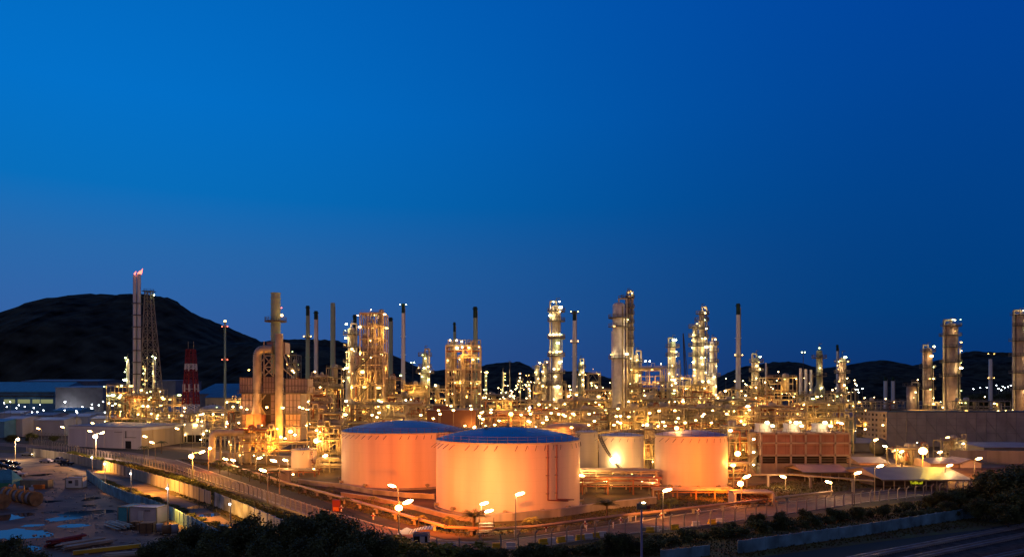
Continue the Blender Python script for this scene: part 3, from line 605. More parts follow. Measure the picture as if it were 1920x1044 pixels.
# ------------------------------------------------------------------ process structures
def structure(label, px0, px1, ytop, D, depth=9, lv=4.6, bay=5.5, dens=.5, lampk='warm', lr=.24, zbot=0, vess=3, pipes=8, brace=.35, stair=False, name='process_structure', cat='process structure', group=None, sec=.34, top=True, drums=1, m=steel, glow=2100):
    x0, x1 = gx(px0, D), gx(px1, D); W = x1 - x0; H = gz(ytop, D)
    t = thing(name, label, cat, (x0 + x1) / 2, D, 0, 0, group)
    nx = max(1, round(W / bay)); ny = max(1, round(depth / 6)); nz = max(1, round((H - zbot) / lv))
    X_ = [-W / 2 + W * i / nx for i in range(nx + 1)]; Y_ = [depth * i / ny for i in range(ny + 1)]; Z_ = [zbot + (H - zbot) * i / nz for i in range(nz + 1)]
    b = MB()
    for x in X_:
        for y in Y_: b.beam((x, y, 0), (x, y, H), sec)
    for z in Z_[1:]:
        for y in Y_: b.beam((X_[0], y, z), (X_[-1], y, z), sec * .8, sec)
        for x in X_: b.beam((x, 0, z), (x, Y_[-1], z), sec * .8, sec)
    for j in range(nz):
        for i in range(nx):
            if R.random() < brace:
                y = R.choice((0, Y_[-1])); a, c = (X_[i], X_[i + 1]) if R.random() < .5 else (X_[i + 1], X_[i])
                if R.random() < .5: b.beam((a, y, Z_[j]), (c, y, Z_[j + 1]), sec * .6)
                else:
                    mdl = (a + c) / 2; b.beam((a, y, Z_[j]), (mdl, y, Z_[j + 1]), sec * .6); b.beam((c, y, Z_[j]), (mdl, y, Z_[j + 1]), sec * .6)
    b.build('frame', m, t)
    b = MB(); hb = MB()
    for z in Z_[1:]:
        i0 = R.randrange(0, max(1, nx // 2)); i1 = R.randrange(min(nx, i0 + max(1, nx // 2)), nx + 1)
        db = MB(); db.box((X_[i0] + X_[i1]) / 2, depth / 2, z + .24, X_[i1] - X_[i0], depth + .1, .06); db.build('deck', darksteel, t)
        for k in (.55, 1.1): hb.beam((X_[0], -.1, z + k), (X_[-1], -.1, z + k), .07)
        n = max(2, int(W / 1.8))
        for i in range(n + 1): hb.beam((X_[0] + W * i / n, -.1, z), (X_[0] + W * i / n, -.1, z + 1.1), .06)
    hb.build('handrail', steel, t)
    for k in range(vess + 1):
        r = R.uniform(.7, 1.5); x = R.uniform(X_[0] + r, X_[-1] - r); j = R.randrange(nz); z0 = Z_[j] + .3; hh = R.choice((lv * .75, lv * 1.7, lv * 2.5)); hh = min(hh, H + 2 - z0)
        b = MB(); y = depth * R.uniform(.3, .6); b.lathe(x, y, [(.05, z0), (r * .8, z0 + .2), (r, z0 + .7), (r, z0 + hh - .7), (r * .8, z0 + hh - .2), (.05, z0 + hh)], 14); b.build('vessel', pipe_m, t)
    for k in range(drums):
        r = R.uniform(.8, 1.4); j = R.randrange(nz); ln = R.uniform(4, 8); x = R.uniform(X_[0], X_[-1] - ln if W > ln else X_[0]); z = Z_[j] + r + .5; b = MB(); y = R.uniform(.5, 1.5) + r
        b.cyl((x, y, z), (x + ln, y, z), r, r, 14); b.cyl((x - .5, y, z), (x, y, z), r * .6, r, 14); b.cyl((x + ln, y, z), (x + ln + .5, y, z), r, r * .6, 14)
        b.box(x + ln * .2, y, z - r, .5, r * 1.4, 1); b.box(x + ln * .8, y, z - r, .5, r * 1.4, 1); b.build('drum', pipe_m, t)
    for k in range(int(pipes * 1.5)):
        r = R.choice((.12, .16, .2, .3, .38)); b = MB(); y = R.uniform(-.5, depth * .6); x = R.uniform(X_[0], X_[-1]); z0 = R.uniform(1, H * .5); z1 = R.uniform(z0 + 3, H + 1); x2 = R.uniform(X_[0], X_[-1]); y2 = y + R.uniform(0, 2)
        P = [(x, y, z0), (x, y, z1), (x2, y, z1), (x2, y2, z1)]
        if R.random() < .6: P.append((x2, y2, R.uniform(z0, z1)))
        if R.random() < .3:
            P = [(X_[0], y, z1), (x, y, z1), (x, y, z1 + 1.5), (x + 1.6, y, z1 + 1.5), (x + 1.6, y, z1), (X_[-1], y, z1)]
        b.path(P, r, 8); b.build('pipe', pipe_m if R.random() < .8 else rusty, t)
    if stair:
        b = MB(); sgn = 1; xs0 = X_[0] + W * .12; xs1 = X_[0] + W * .62
        for j in range(nz):
            a, c = (xs0, xs1) if sgn > 0 else (xs1, xs0); b.beam((a, -1.2, Z_[j]), (c, -1.2, Z_[j + 1]), .9, .28)
            for k in (.6, 1.1): b.beam((a, -1.6, Z_[j] + k), (c, -1.6, Z_[j + 1] + k), .07)
            b.box(c, -.9, Z_[j + 1], 1.6, 1.6, .12); sgn = -sgn
        b.build('stair', darksteel, t)
    for k in range(max(1, int(W * H / 130))):
        point(t, (R.uniform(X_[0], X_[-1]), R.choice((-3.0, depth * .45)), R.uniform(.25, .95) * H), R.uniform(.6, 1.3) * glow, (1, .44, .075), .4)  # added amber fill points, scattered apart from the visible lamps
    nlamp = 0
    for j in range(nz):
        for i in range(nx + 1):
            if R.random() < dens and nlamp < 95:
                y = R.choice((-.35, -.35, depth * .5)); lx_, lz_ = X_[i] + R.uniform(-1.5, 1.5), Z_[j + 1] - R.uniform(.3, 1.2); lamp2(t, lx_, y, lz_, lampk if R.random() < .8 else 'white', lr); nlamp += 1
                if nlamp % 2: glow_at(t, lx_, y, lz_, R.uniform(150, 500), (1, .56, .15))
    if top:
        for i in range(max(1, nx // 2)):
            if R.random() < .7: lamp2(t, R.uniform(X_[0], X_[-1]), 0, H + R.uniform(1.2, 2.5), 'white', lr)
    return t
# two landmark frame towers
frm = mat('cream_frame_paint', (.56, .48, .33), .5, .15, .3)
T1 = structure('tallest open steel frame tower full of vessels and lamps, with a zigzag stair below', 675, 719, 587, 300, 10, 5.0, 3.3, .5, 'warm', .26, vess=9, pipes=26, brace=.4, drums=3, sec=.5, glow=1500, m=frm)
structure('lower steel frame with dark zigzag stair at the foot of the tallest frame tower', 659, 719, 668, 296, 3, 5.4, 3.5, .5, 'warm', .3, vess=4, pipes=14, brace=.2, stair=True, sec=.46, glow=1500, m=frm)
T2 = structure('square flat-topped steel frame tower with golden lit vessels left of the central hill', 836, 900, 648, 320, 12, 5.0, 3.6, .55, 'warm', .26, vess=12, pipes=24, brace=.25, drums=2, sec=.46, glow=1500, m=frm)
b = MB(); Tz = gz(648, 320)
for i in range(7):
    x = -6.5 + i * 2.1; MB().path([(x, 2, Tz), (x, 2, Tz + 2.6), (x + 1.3, 2, Tz + 2.6), (x + 1.3, 2, Tz)], .22).build('return_bend', pipe_m, T2)
for dx, y in ((-24, 638), (-12, 638), (-2, 640)): lamp(T2, dx * 320 / F, -.5, gz(y, 320), 'white', .3)
# process band, described by landmarks (px0, px1, ytop, D, kwargs)
BAND = [
 (580, 614, 706, 300, 'lamp-dense steel structure below the two slender chimneys by the boiler house', dict(dens=.75, lampk='white', vess=4, pipes=12)),
 (538, 556, 665, 420, 'small dark lit frame standing behind the boiler house right side', dict(dens=.5, lampk='white', lr=.3, vess=2, pipes=5)),
 (576, 612, 738, 262, 'low orange-lit frame of pipes right of the boiler house casings', dict(dens=.5, vess=3, pipes=12, drums=2)),
 (612, 640, 690, 330, 'frame with dark deck and tall round vessel under the plain grey green chimney', dict(dens=.6, vess=4, pipes=8)),
 (722, 752, 712, 310, 'low frame of golden pipes right of the tallest frame tower', dict(dens=.6, vess=4, pipes=12)),
 (752, 800, 722, 320, 'wide low pipe structure under the tall tapering chimney', dict(dens=.55, vess=4, pipes=14)),
 (796, 838, 728, 330, 'low pipe structure under the short greenish column', dict(dens=.55, vess=3, pipes=12)),
 (700, 790, 760, 270, 'long golden pipe structure just above the roof of the wide blue domed tank', dict(dens=.5, vess=5, pipes=18, drums=3)),
 (640, 700, 758, 272, 'lit pipe structure at the foot of the zigzag stair frame', dict(dens=.5, vess=3, pipes=14, drums=2)),
 (905, 960, 742, 400, 'far lamp-dotted frame right of the square frame tower', dict(dens=.8, vess=2, pipes=8, lr=.26)),
 (950, 1010, 752, 360, 'low frame with yellow lit wall panels left of the slim lamp-covered column', dict(dens=.7, vess=3, pipes=10, lr=.26)),
 (1000, 1030, 722, 420, 'far frame of lamps at the foot of the far twin columns', dict(dens=.9, vess=2, pipes=5, lr=.28)),
 (1028, 1062, 720, 334, 'narrow dark frame around the foot of the slim lamp-covered column', dict(dens=.6, vess=2, pipes=10)),
 (1062, 1102, 736, 330, 'lit frame under the white chimney with two beacon rings', dict(dens=.6, vess=3, pipes=10)),
 (1098, 1145, 732, 320, 'orange brown lit block of pipes left of the widest grey column', dict(dens=.6, vess=5, pipes=14, drums=2)),
 (1104, 1126, 700, 360, 'small goal-shaped pipe frame left of the widest grey column', dict(dens=.5, vess=1, pipes=4)),
 (1180, 1232, 728, 320, 'lamp-dense low frame right of the widest grey column', dict(dens=.9, vess=4, pipes=16)),
 (1186, 1250, 690, 338, 'open pipe gantry with a long top beam between the widest column and the next', dict(dens=.35, vess=1, pipes=14, lv=7, bay=8, drums=0)),
 (1232, 1262, 716, 330, 'frame under the medium lamp-lined column with the green lit head', dict(dens=.7, vess=3, pipes=12)),
 (1262, 1300, 708, 345, 'lamp-dotted frame between the crane boom and the close pair of columns', dict(dens=.85, vess=3, pipes=10)),
 (1296, 1340, 722, 325, 'lamp-dense frame at the foot of the close pair of columns', dict(dens=.9, vess=4, pipes=16)),
 (1340, 1372, 742, 330, 'low frame with lamps left of the dark green topped chimney', dict(dens=.7, vess=3, pipes=10)),
 (1372, 1412, 730, 322, 'braced pale steel support under the dark green topped chimney', dict(dens=.45, vess=2, pipes=6, brace=.9, lv=6)),
 (1408, 1440, 724, 318, 'golden frame around the lamp-lined column by the cooling tower', dict(dens=.8, vess=3, pipes=14)),
 (1437, 1494, 708, 315, 'two-storey open frame with dark gantry top, left of the three vent stacks', dict(dens=.45, vess=5, pipes=14, lv=6.5)),
 (1494, 1530, 740, 330, 'lit frame under the three vent stacks', dict(dens=.7, vess=3, pipes=10)),
 (1528, 1566, 738, 335, 'lamp-dotted frame beside the greenish column foot', dict(dens=.8, vess=3, pipes=10)),
 (1560, 1604, 736, 345, 'lit frame at the foot of the short brown column', dict(dens=.7, vess=3, pipes=10)),
 (1604, 1700, 752, 380, 'long low lit frame behind the windowed building left half', dict(dens=.75, vess=5, pipes=14, lr=.26)),
 (1795, 1895, 752, 380, 'long low lit frame behind the windowed building right half', dict(dens=.6, vess=6, pipes=12, lr=.26)),
 (1740, 1778, 760, 415, 'small lit pipe frame between the two brown columns', dict(dens=.6, vess=2, pipes=6)),
 (905, 1000, 776, 290, 'low wide pipe frame behind the roof of the largest tank left part', dict(dens=.4, vess=5, pipes=20, drums=3)),
 (1000, 1075, 776, 285, 'low wide pipe frame behind the roof of the largest tank right part', dict(dens=.4, vess=5, pipes=18, drums=3)),
 (1075, 1140, 770, 280, 'pipe frame behind the half hidden narrow tank', dict(dens=.45, vess=4, pipes=18, drums=2)),
 (1140, 1215, 766, 280, 'pipe frame behind the tank with the slanting stair', dict(dens=.45, vess=4, pipes=20, drums=2)),
 (1215, 1290, 764, 278, 'pipe frame behind the mauve roofed tank left part', dict(dens=.5, vess=4, pipes=20, drums=3)),
 (1290, 1365, 766, 278, 'pipe frame behind the mauve roofed tank right part', dict(dens=.5, vess=4, pipes=20, drums=3)),
 (1365, 1425, 768, 275, 'dense amber pipe frame between the mauve roofed tank and the cooling tower', dict(dens=.5, vess=4, pipes=18, drums=2)),
 (1425, 1510, 764, 285, 'amber lit frame behind the cooling tower left half', dict(dens=.45, vess=6, pipes=16, drums=2)),
 (1365, 1404, 800, 236, 'low near frame of pipes right of the mauve roofed tank', dict(dens=.5, vess=2, pipes=12, drums=1)),
 (1208, 1228, 805, 234, 'narrow reddish pipe frame between the stair tank and the mauve roofed tank', dict(dens=.5, vess=2, pipes=10, drums=0)),
 (200, 245, 722, 430, 'lamp-studded frame left of the tallest flare', dict(dens=1, lampk='green', lr=.38, vess=2, pipes=8)),
 (228, 300, 742, 420, 'lit process frame under the tallest flare', dict(dens=.8, lr=.36, vess=4, pipes=10)),
 (262, 300, 730, 425, 'small lamp cluster frame right of the tallest flare foot', dict(dens=.9, lr=.36, vess=2, pipes=6)),
 (300, 345, 746, 415, 'lit pipe trestle left of the red and white mast', dict(dens=.8, lr=.34, vess=2, pipes=10)),
 (345, 378, 776, 380, 'white lamp cluster at the foot of the red and white mast', dict(dens=1, lampk='white', lr=.34, vess=1, pipes=6)),
 (378, 442, 772, 350, 'lit pipe frame under the lettered grey tank', dict(dens=.9, lampk='white', lr=.32, vess=2, pipes=10)),
 (422, 452, 752, 330, 'narrow lit frame touching the left side of the boiler house', dict(dens=.7, lampk='white', vess=2, pipes=8)),
 (440, 500, 806, 262, 'orange lit ductwork frame at the left foot of the boiler house', dict(dens=.4, vess=1, pipes=10, lampk='warm')),
 (596, 640, 775, 255, 'dark caged frame with pink lit panels left of the wide blue domed tank', dict(dens=.45, vess=3, pipes=12, lampk='warm')),
]
UN = []
for a, b_, y, D, lab, kw in BAND: UN.append(structure(lab, a, b_, y, D, **kw))
# pipe racks: long and low, across the plant
def rack(label, px0, px1, D, zs, npipe=6, dens=.5, lampk='warm', lr=.26, bay=7, dy=5, m=steel):
    x0, x1 = gx(px0, D), gx(px1, D); W = x1 - x0; t = thing('pipe_rack', label, 'pipe rack', (x0 + x1) / 2, D)
    n = max(2, round(W / bay)); b = MB(); H = max(zs) + .4
    for i in range(n + 1):
        x = -W / 2 + W * i / n
        for y in (0, dy): b.beam((x, y, 0), (x, y, H), .35)
        for z in zs: b.beam((x, 0, z), (x, dy, z), .35)
    for z in zs:
        for y in (0, dy): b.beam((-W / 2, y, z - .1), (W / 2, y, z - .1), .25)
    for i in range(n):
        if R.random() < .25: b.beam((-W / 2 + W * i / n, 0, zs[0]), (-W / 2 + W * (i + 1) / n, 0, H), .2)
    b.build('frame', m, t)
    for z in zs:
        for k in range(npipe):
            r = R.choice((.12, .18, .22, .3)); y = .4 + (dy - .8) * k / max(1, npipe - 1); a = R.uniform(-W / 2, -W / 4) if R.random() < .3 else -W / 2 - 1; c = R.uniform(W / 4, W / 2) if R.random() < .3 else W / 2 + 1
            b = MB(); b.path([(a, y, z + .2 + r), (c, y, z + .2 + r)], r, 8)
            if R.random() < .3: b.path([(a, y, z + .2 + r), (a, y, .5)], r, 8)
            b.build('pipe', pipe_m if R.random() < .75 else rusty, t)
    for i in range(n):
        if i % 4 == 1 and dens > 0: point(t, (-W / 2 + W * i / n, -3, R.uniform(3, H + 3)), 1900, (1, .42, .07), .4)  # fill point added before the rack, independent of its lamps
        if R.random() < dens: lamp2(t, -W / 2 + W * (i + R.random()) / n, -.4, R.choice(zs) + R.uniform(-1.2, 1.4), lampk, lr)
    return t
rack('long two-level pipe rack behind the roofs of the two largest tanks', 700, 1090, 255, (7.5, 10, 12.5), 6, .55)
rack('long pipe rack between the stair tank and the cooling tower', 1090, 1420, 252, (6, 9, 12), 6, .55)
rack('pipe rack running right from the square frame tower to the widest column', 905, 1150, 300, (10, 13, 16), 6, .5)
rack('pipe rack behind the lamp-lined columns on the right', 1180, 1500, 300, (12, 15, 18), 6, .55)
rack('high pipe rack left of the square frame tower', 720, 840, 300, (14, 17, 20), 5, .6)
rack('pipe rack behind the small tank by the boiler house', 480, 650, 268, (4, 7), 5, .5)
rack('low lit pipe rack in front of the tallest flare', 205, 440, 400, (8, 11), 5, .75, 'white', .32)
rack('far lit pipe rack behind the windowed building', 1600, 1900, 400, (12, 15.5), 4, .5, 'warm', .28)
rack('low pipe trestle between the largest tank and the mauve roofed tank', 1092, 1235, 186, (2.2, 3.6), 6, .1, bay=6, m=rusty)
rack('low pipe trestle in front of the mauve roofed tank', 1235, 1375, 178, (1.8,), 6, .0, bay=5, m=mat('rusted_trestle_steel', (.3, .16, .07), .7))
rack('low pipe trestle right of the small tank by the boiler house', 594, 642, 236, (2, 4), 5, .3, bay=4)
rack('low pipe trestle left of the wide blue domed tank', 500, 590, 226, (1.4,), 4, .2, bay=5, m=rusty)
rack('dense pipe trestle right of the largest tank, middle row', 1090, 1230, 196, (1.5, 3, 4.4), 7, .2, bay=4)
rack('dense pipe trestle below the stair tank foot', 1120, 1250, 206, (1.2, 2.6), 7, .2, bay=4, m=rusty)
rack('low pipe trestle right of the mauve roofed tank foot', 1350, 1400, 200, (2, 4, 6), 5, .3, bay=4)
rack('low pipe trestle between the two largest tanks at their feet', 800, 850, 215, (2,), 5, .2, bay=5)
EX = [(905, 985, 752, 312, 'back row amber pipe frame right of the square frame tower'), (985, 1060, 756, 308, 'back row amber pipe frame below the slim lamp-covered column'), (1060, 1140, 752, 306, 'back row amber pipe frame left of the widest grey column foot'),
      (1180, 1262, 750, 305, 'back row amber pipe frame right of the widest grey column foot'), (1262, 1340, 748, 304, 'back row amber pipe frame below the close pair of columns'), (1340, 1425, 752, 302, 'back row amber pipe frame below the dark green topped chimney'),
      (1500, 1600, 756, 306, 'back row amber pipe frame behind the cooling tower right half'), (722, 800, 744, 295, 'back row amber pipe frame below the tall tapering chimney')]
for a, b_, y, D, lab in EX: structure(lab, a, b_, y, D, dens=.55, vess=6, pipes=18, drums=3, lr=.22, lv=3.8)
# far scatter of small lamp poles
def pole_lamp(label, px, py, D, kind, r, group):
    z = gz(py, D); t = thing('lamp_post', label, 'lamp post', gx(px, D), D, 0, 0, group); MB().cyl((0, 0, 0), (0, 0, z), .12, .08, 6).build('pole', steel, t); lamp(t, 0, -.15, z, kind, r, 1.5); return t
pts = sorted((R.uniform(905, 1145), R.uniform(716, 752)) for _ in range(80))
for i, (px, py) in enumerate(pts): pole_lamp('tiny lamp post among the far plant lights before the central hill', px, py, R.uniform(420, 640), 'small', .28, 'far lamp posts before the central hill')
pts = sorted((R.uniform(1240, 1640), R.uniform(706, 752)) for _ in range(50))
for px, py in pts: pole_lamp('tiny lamp post among the plant lights behind the right columns', px, py, R.uniform(400, 560), 'small', .26, 'far lamp posts behind the right columns')
pts = sorted((R.uniform(0, 235), 752 + R.uniform(0, 22)) for _ in range(26))
for px, py in pts: pole_lamp('tiny white lamp post among the low sheds at the left edge', px, py, R.uniform(430, 560), 'cool', .26, 'far lamp posts at the left edge')
for px, py in [(1825, 729), (1850, 726), (1868, 722), (1872, 728), (1880, 724), (1884, 727), (1877, 731), (1838, 727), (1890, 725), (1898, 729), (1604, 730), (1610, 735), (1617, 728), (1606, 722), (1895, 722)]:
    pole_lamp('tiny white lamp post at the foot of the far ridge on the right', px, py, 900, 'cool', .45, 'far lamp posts under the ridge')
pts = [(R.uniform(640, 1420), R.uniform(765, 805)) for _ in range(60)]
for px, py in pts: pole_lamp('lamp post with a warm lamp inside the pipework behind the tanks', px, py, R.uniform(246, 275), 'warm', .3, 'warm lamp posts in the pipework behind the tanks')

# ------------------------------------------------------------------ boiler house
D = 275; X0 = gx(512, D)
t = thing('boiler_house', 'boiler house of ribbed casings with a big bent duct and two flues, lit orange below', 'boiler house', X0, D)
ribm = mat('casing_stiffener_steel', (.16, .13, .13), .6)
def bx(px0, px1, y0, y1, d0, dep, nm, m, ribs=0, hr=0):
    a, c = gx(px0, D) - X0, gx(px1, D) - X0; z0, z1 = gz(y1, D), gz(y0, D); b = MB(); rb = MB(); b.box((a + c) / 2, d0 + dep / 2, (z0 + z1) / 2, c - a, dep, z1 - z0)
    for i in range(ribs + 1):
        if ribs: rb.box(a + (c - a) * i / ribs, d0 - .12, (z0 + z1) / 2, .2, .3, z1 - z0 + .2)
    for i in range(hr + 1):
        if hr: rb.box((a + c) / 2, d0 - .16, z0 + (z1 - z0) * i / hr, c - a + .3, .3, .22)
    o = b.build(nm, m, t); rb.build('stiffener', ribm, o); return o
cas = mat('boiler_casing', (.36, .29, .30), .55, .12, .4, streak=1)
bx(450, 474, 708, 736, 0, 8, 'upper_casing', cas, 5, 2); bx(534, 575, 710, 736, 1, 8, 'upper_casing', cas, 7, 2); bx(490, 517, 706, 738, 2, 8, 'centre_casing', cas, 5, 3)
bx(452, 472, 738, 838, 1, 9, 'lower_casing', cas, 3, 8); bx(534, 562, 738, 825, 1, 9, 'lower_casing', cas, 4, 7); bx(503, 519, 740, 840, 3, 8, 'lower_casing', cas, 2, 8)
bx(474, 503, 738, 840, 3.5, 8, 'dark_casing', darksteel, 2, 6)
bx(464, 493, 776, 800, -1.5, 5, 'fan_casing', mat('salmon_casing_paint', (.55, .24, .18), .6), 2, 1)
bx(457, 500, 806, 818, -2, 5, 'duct_box', mat('tan_duct', (.5, .36, .2), .6), 4, 1)
bx(470, 498, 822, 836, -3, 4, 'duct_box', mat('tan_duct', (.5, .36, .2), .6), 3, 1)
bx(500, 528, 818, 840, -3, 4, 'fan_casing', mat('tan_duct', (.5, .36, .2), .6), 2, 1)
def zz(y): return gz(y, D)
r = 7.8 * D / F
xd = gx(482.5, D) - X0
b = MB(); P = [(xd, 0, zz(760)), (xd, 0, zz(667))]
for i in range(1, 9):
    a = pi - pi / 2 * i / 8; P.append((xd + 2.4 + 2.4 * cos(a), 0, zz(667) + 2.4 * sin(a)))
P.append((gx(511, D) - X0, 0, P[-1][2]))
b.path(P, r, 18)
for k in range(9): b.cyl((xd, 0, zz(758) + k * 2.0), (xd, 0, zz(758) + k * 2.0 + .22), r * 1.07, n=18)
b.build('bent_duct', pipe_m, t)
b = MB(); b.cyl((xd, 0, zz(776)), (xd, 0, zz(758)), r * 1.5, r, 18); b.build('duct_hopper', pipe_m, t)
xs = gx(512, D) - X0; rs = 9 * D / F
b = MB(); b.cyl((xs, 3, zz(700)), (xs, 3, zz(547)), rs, rs * .97, 22); b.build('main_flue', stack_g, t)
b = MB()
for k in range(11): b.ringdeck(xs, 3, zz(650) + k * 2.0, rs * .9, rs + .14, .2, 22)
b.build('flue_ring', stack_g, t)
b = MB(); b.ringdeck(xs, 3, zz(602), rs, rs + 2.2, .4, 20); o = b.build('platform', darksteel, t); b = MB(); b.rail(xs, 3, zz(602) + .4, rs + 2.1, 1.3, 16, .1); b.build('handrail', darksteel, o)
lamp(t, xs + 3.2, 0, zz(591), 'amber', .5); lamp(t, xs + 3.0, .3, zz(577), 'red', .2)
x2 = gx(525, D) - X0; r2 = 7.2 * D / F
b = MB(); b.cyl((x2, -1, zz(828)), (x2, -1, zz(626)), r2, r2, 20)
for k in range(18): b.cyl((x2, -1, zz(824) + k * 2.2), (x2, -1, zz(824) + k * 2.2 + .2), r2 * 1.06, n=20)
b.build('second_flue', pipe_m, t)
bx(498, 532, 641, 662, 1.5, 6, 'flue_saddle', cas, 3, 1)
b = MB()
for (a, y0, c, y1) in ((497, 667, 497, 706), (515, 667, 515, 706), (497, 667, 515, 667), (497, 667, 515, 688), (515, 667, 497, 688), (497, 688, 515, 706), (515, 688, 497, 706), (497, 688, 515, 688), (490, 680, 497, 672), (488, 690, 497, 702), (464, 776, 493, 800), (464, 800, 493, 776), (476, 740, 500, 776), (500, 740, 470, 776), (497, 640, 497, 667), (532, 640, 532, 706), (532, 660, 545, 690), (532, 690, 550, 706)):
    b.beam((gx(a, D) - X0, -1.2, zz(y0)), (gx(c, D) - X0, -1.2, zz(y1)), .35)
b.build('bracing', steel, t)
for y in (737, 776, 800):
    b = MB(); a, c = gx(447, D) - X0, gx(578, D) - X0; b.box((a + c) / 2, -.6, zz(y), c - a, 1.6, .2); o = b.build('gallery', darksteel, t)
    b = MB()
    for k in (.6, 1.2): b.beam((a, -1.4, zz(y) + k), (c, -1.4, zz(y) + k), .08)
    for i in range(30): b.beam((a + (c - a) * i / 29, -1.4, zz(y)), (a + (c - a) * i / 29, -1.4, zz(y) + 1.2), .07)
    b.build('handrail', darksteel, o)
for px, y, k, rr_ in ((472, 694, 'amber', .3), (553, 695, 'amber', .4), (504, 763, 'sodium', .36), (534, 764, 'warm', .34), (565, 763, 'warm', .34), (456, 763, 'white', .3), (441, 762, 'white', .3), (467, 767, 'warm', .3), (548, 808, 'sodium', .65), (556, 814, 'white', .4), (530, 818, 'warm', .4), (538, 821, 'warm', .35), (524, 803, 'sodium', .35), (571, 765, 'warm', .3), (480, 812, 'sodium', .3), (510, 835, 'sodium', .35), (462, 826, 'sodium', .3)):
    lamp(t, gx(px, D) - X0, -2.2 if y > 700 else -3, zz(y), k, rr_, 1.2)
for px, y, W_ in ((525, 803, 1300), (490, 822, 7500), (515, 838, 7500), (548, 803, 5000), (470, 790, 4500), (530, 785, 800), (545, 745, 500), (485, 740, 350)):
    point(t, (gx(px, D) - X0, -6, zz(y)), W_, (1, .30, .03) if y > 780 else (1, .5, .16))
# horizontal duct to the left of the boiler
t = thing('elbow_duct', 'fat mauve horizontal duct on legs, its left end bent down, left of the boiler house', 'duct', gx(430, 262), 262)
z = gz(811, 262); b = MB(); x0, x1 = gx(408, 262) - t.location.x, gx(458, 262) - t.location.x
P = [(x1, 0, z), (x0, 0, z)] + [(x0 - 1.9 * sin(a), 0, z - 1.9 + 1.9 * cos(a)) for a in (.4, .8, 1.2, 1.57)] + [(x0 - 1.9, 0, 1)]
b.path(P, 1.15, 14); b.build('duct', pipe_m, t)
for x in (x0 + 1, x0 + 4.5, x1 - 1): MB().beam((x, 0, 0), (x, 0, z - 1), .5).build('leg', steel, t)
# lamp by the wide tank: strong sodium
t = thing('floodlight_mast', 'dazzling orange floodlight above the small tank left of the wide blue domed tank', 'floodlight', gx(594, 256), 256)
MB().cyl((0, 0, 0), (0, 0, gz(826, 256)), .12).build('pole', steel, t); lamp(t, 0, -.3, gz(826, 256), 'sodium', .95); lamp(t, 1, .5, gz(811, 256), 'sodium', .5); point(t, (0, -2.5, gz(822, 256)), 5200, (1, .36, .06))

# ------------------------------------------------------------------ buildings
def bld(name, label, cat, corner, pxr, pxl, yl, yr, ztop, m1, m2, roofm, fascia=None):
    """box-like building seen at its near corner: corner=(px,py) on the ground; left and right ends given as ground pixels"""
    c = Vector(G(*corner)); l = Vector(G(pxl, yl)); r_ = Vector(G(pxr, yr)); t = thing(name, label, cat, c.x, c.y)
    l -= c; r_ -= c; far = l + r_
    def wall(a, b_, nm, m):
        b = MB(); b.add([(a.x, a.y, 0), (b_.x, b_.y, 0), (b_.x, b_.y, ztop), (a.x, a.y, ztop)], [(0, 1, 2, 3)]); return b.build(nm, m, t)
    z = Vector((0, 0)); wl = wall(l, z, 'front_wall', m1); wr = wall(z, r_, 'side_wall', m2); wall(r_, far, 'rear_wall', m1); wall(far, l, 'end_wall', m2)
    b = MB(); k = 1.015; o_ = (far) / 2
    P = [o_ + (p - o_) * k for p in (z, r_, far, l)]; b.prism([(p.x, p.y) for p in P], ztop - .05, ztop + .25); b.build('roof', roofm, t)
    if fascia:
        b = MB()
        for a, c2 in ((l, z), (z, r_)):
            n = Vector((-(c2 - a).y, (c2 - a).x)).normalized() * -.12; n = n if n.y < 0 else -n
            b.beam((a.x + n.x, a.y + n.y, ztop - .7), (c2.x + n.x, c2.y + n.y, ztop - .7), .25, 1.2)
        b.build('fascia', fascia, t)
    return t, l, r_, ztop
def on_wall(t, a, b_, u, z, w_, h_, m, nm, prot=.06):
    p = a.lerp(b_, u); d = (b_ - a).normalized(); n = Vector((d.y, -d.x)); n = n if n.y < 0 else -n
    b = MB(); b.box(p.x + n.x * prot, p.y + n.y * prot, z, w_, .12 + prot, h_, math.atan2(d.y, d.x)); return b.build(nm, m, t)
Z0 = Vector((0, 0))
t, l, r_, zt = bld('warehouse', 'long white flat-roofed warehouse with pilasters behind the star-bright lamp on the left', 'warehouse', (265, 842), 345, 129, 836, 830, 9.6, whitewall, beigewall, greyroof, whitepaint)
for i in range(5): on_wall(t, l, Z0, i / 4, 4.5, .5, 8.6, whitepaint, 'pilaster', .1)
for i in range(5): on_wall(t, Z0, r_, i / 4, 4.5, .4, 8.6, beigewall, 'pilaster', .1)
on_wall(t, l, Z0, .83, 1.8, 3.6, 3.4, black, 'door'); on_wall(t, l, Z0, .8, 6.4, .3, 3.2, darksteel, 'downpipe', .2); on_wall(t, l, Z0, .7, 7.4, 5, .2, darksteel, 'cable_tray', .2); on_wall(t, l, Z0, .86, 5.2, 7, .18, darksteel, 'cable_tray', .2)
on_wall(t, Z0, r_, .94, 4.5, .3, 8, darksteel, 'ladder', .3)
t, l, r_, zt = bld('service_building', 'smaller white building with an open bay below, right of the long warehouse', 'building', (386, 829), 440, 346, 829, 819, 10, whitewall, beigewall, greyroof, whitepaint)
on_wall(t, l, Z0, .55, 2, 13, 3.6, black, 'open_bay', .05); on_wall(t, Z0, r_, .45, 4, 3, 5, darksteel, 'pipe_board', .15)
for k in (.12, .5, .9): on_wall(t, l, Z0, k, 2, .4, 3.8, whitepaint, 'pilaster', .2)
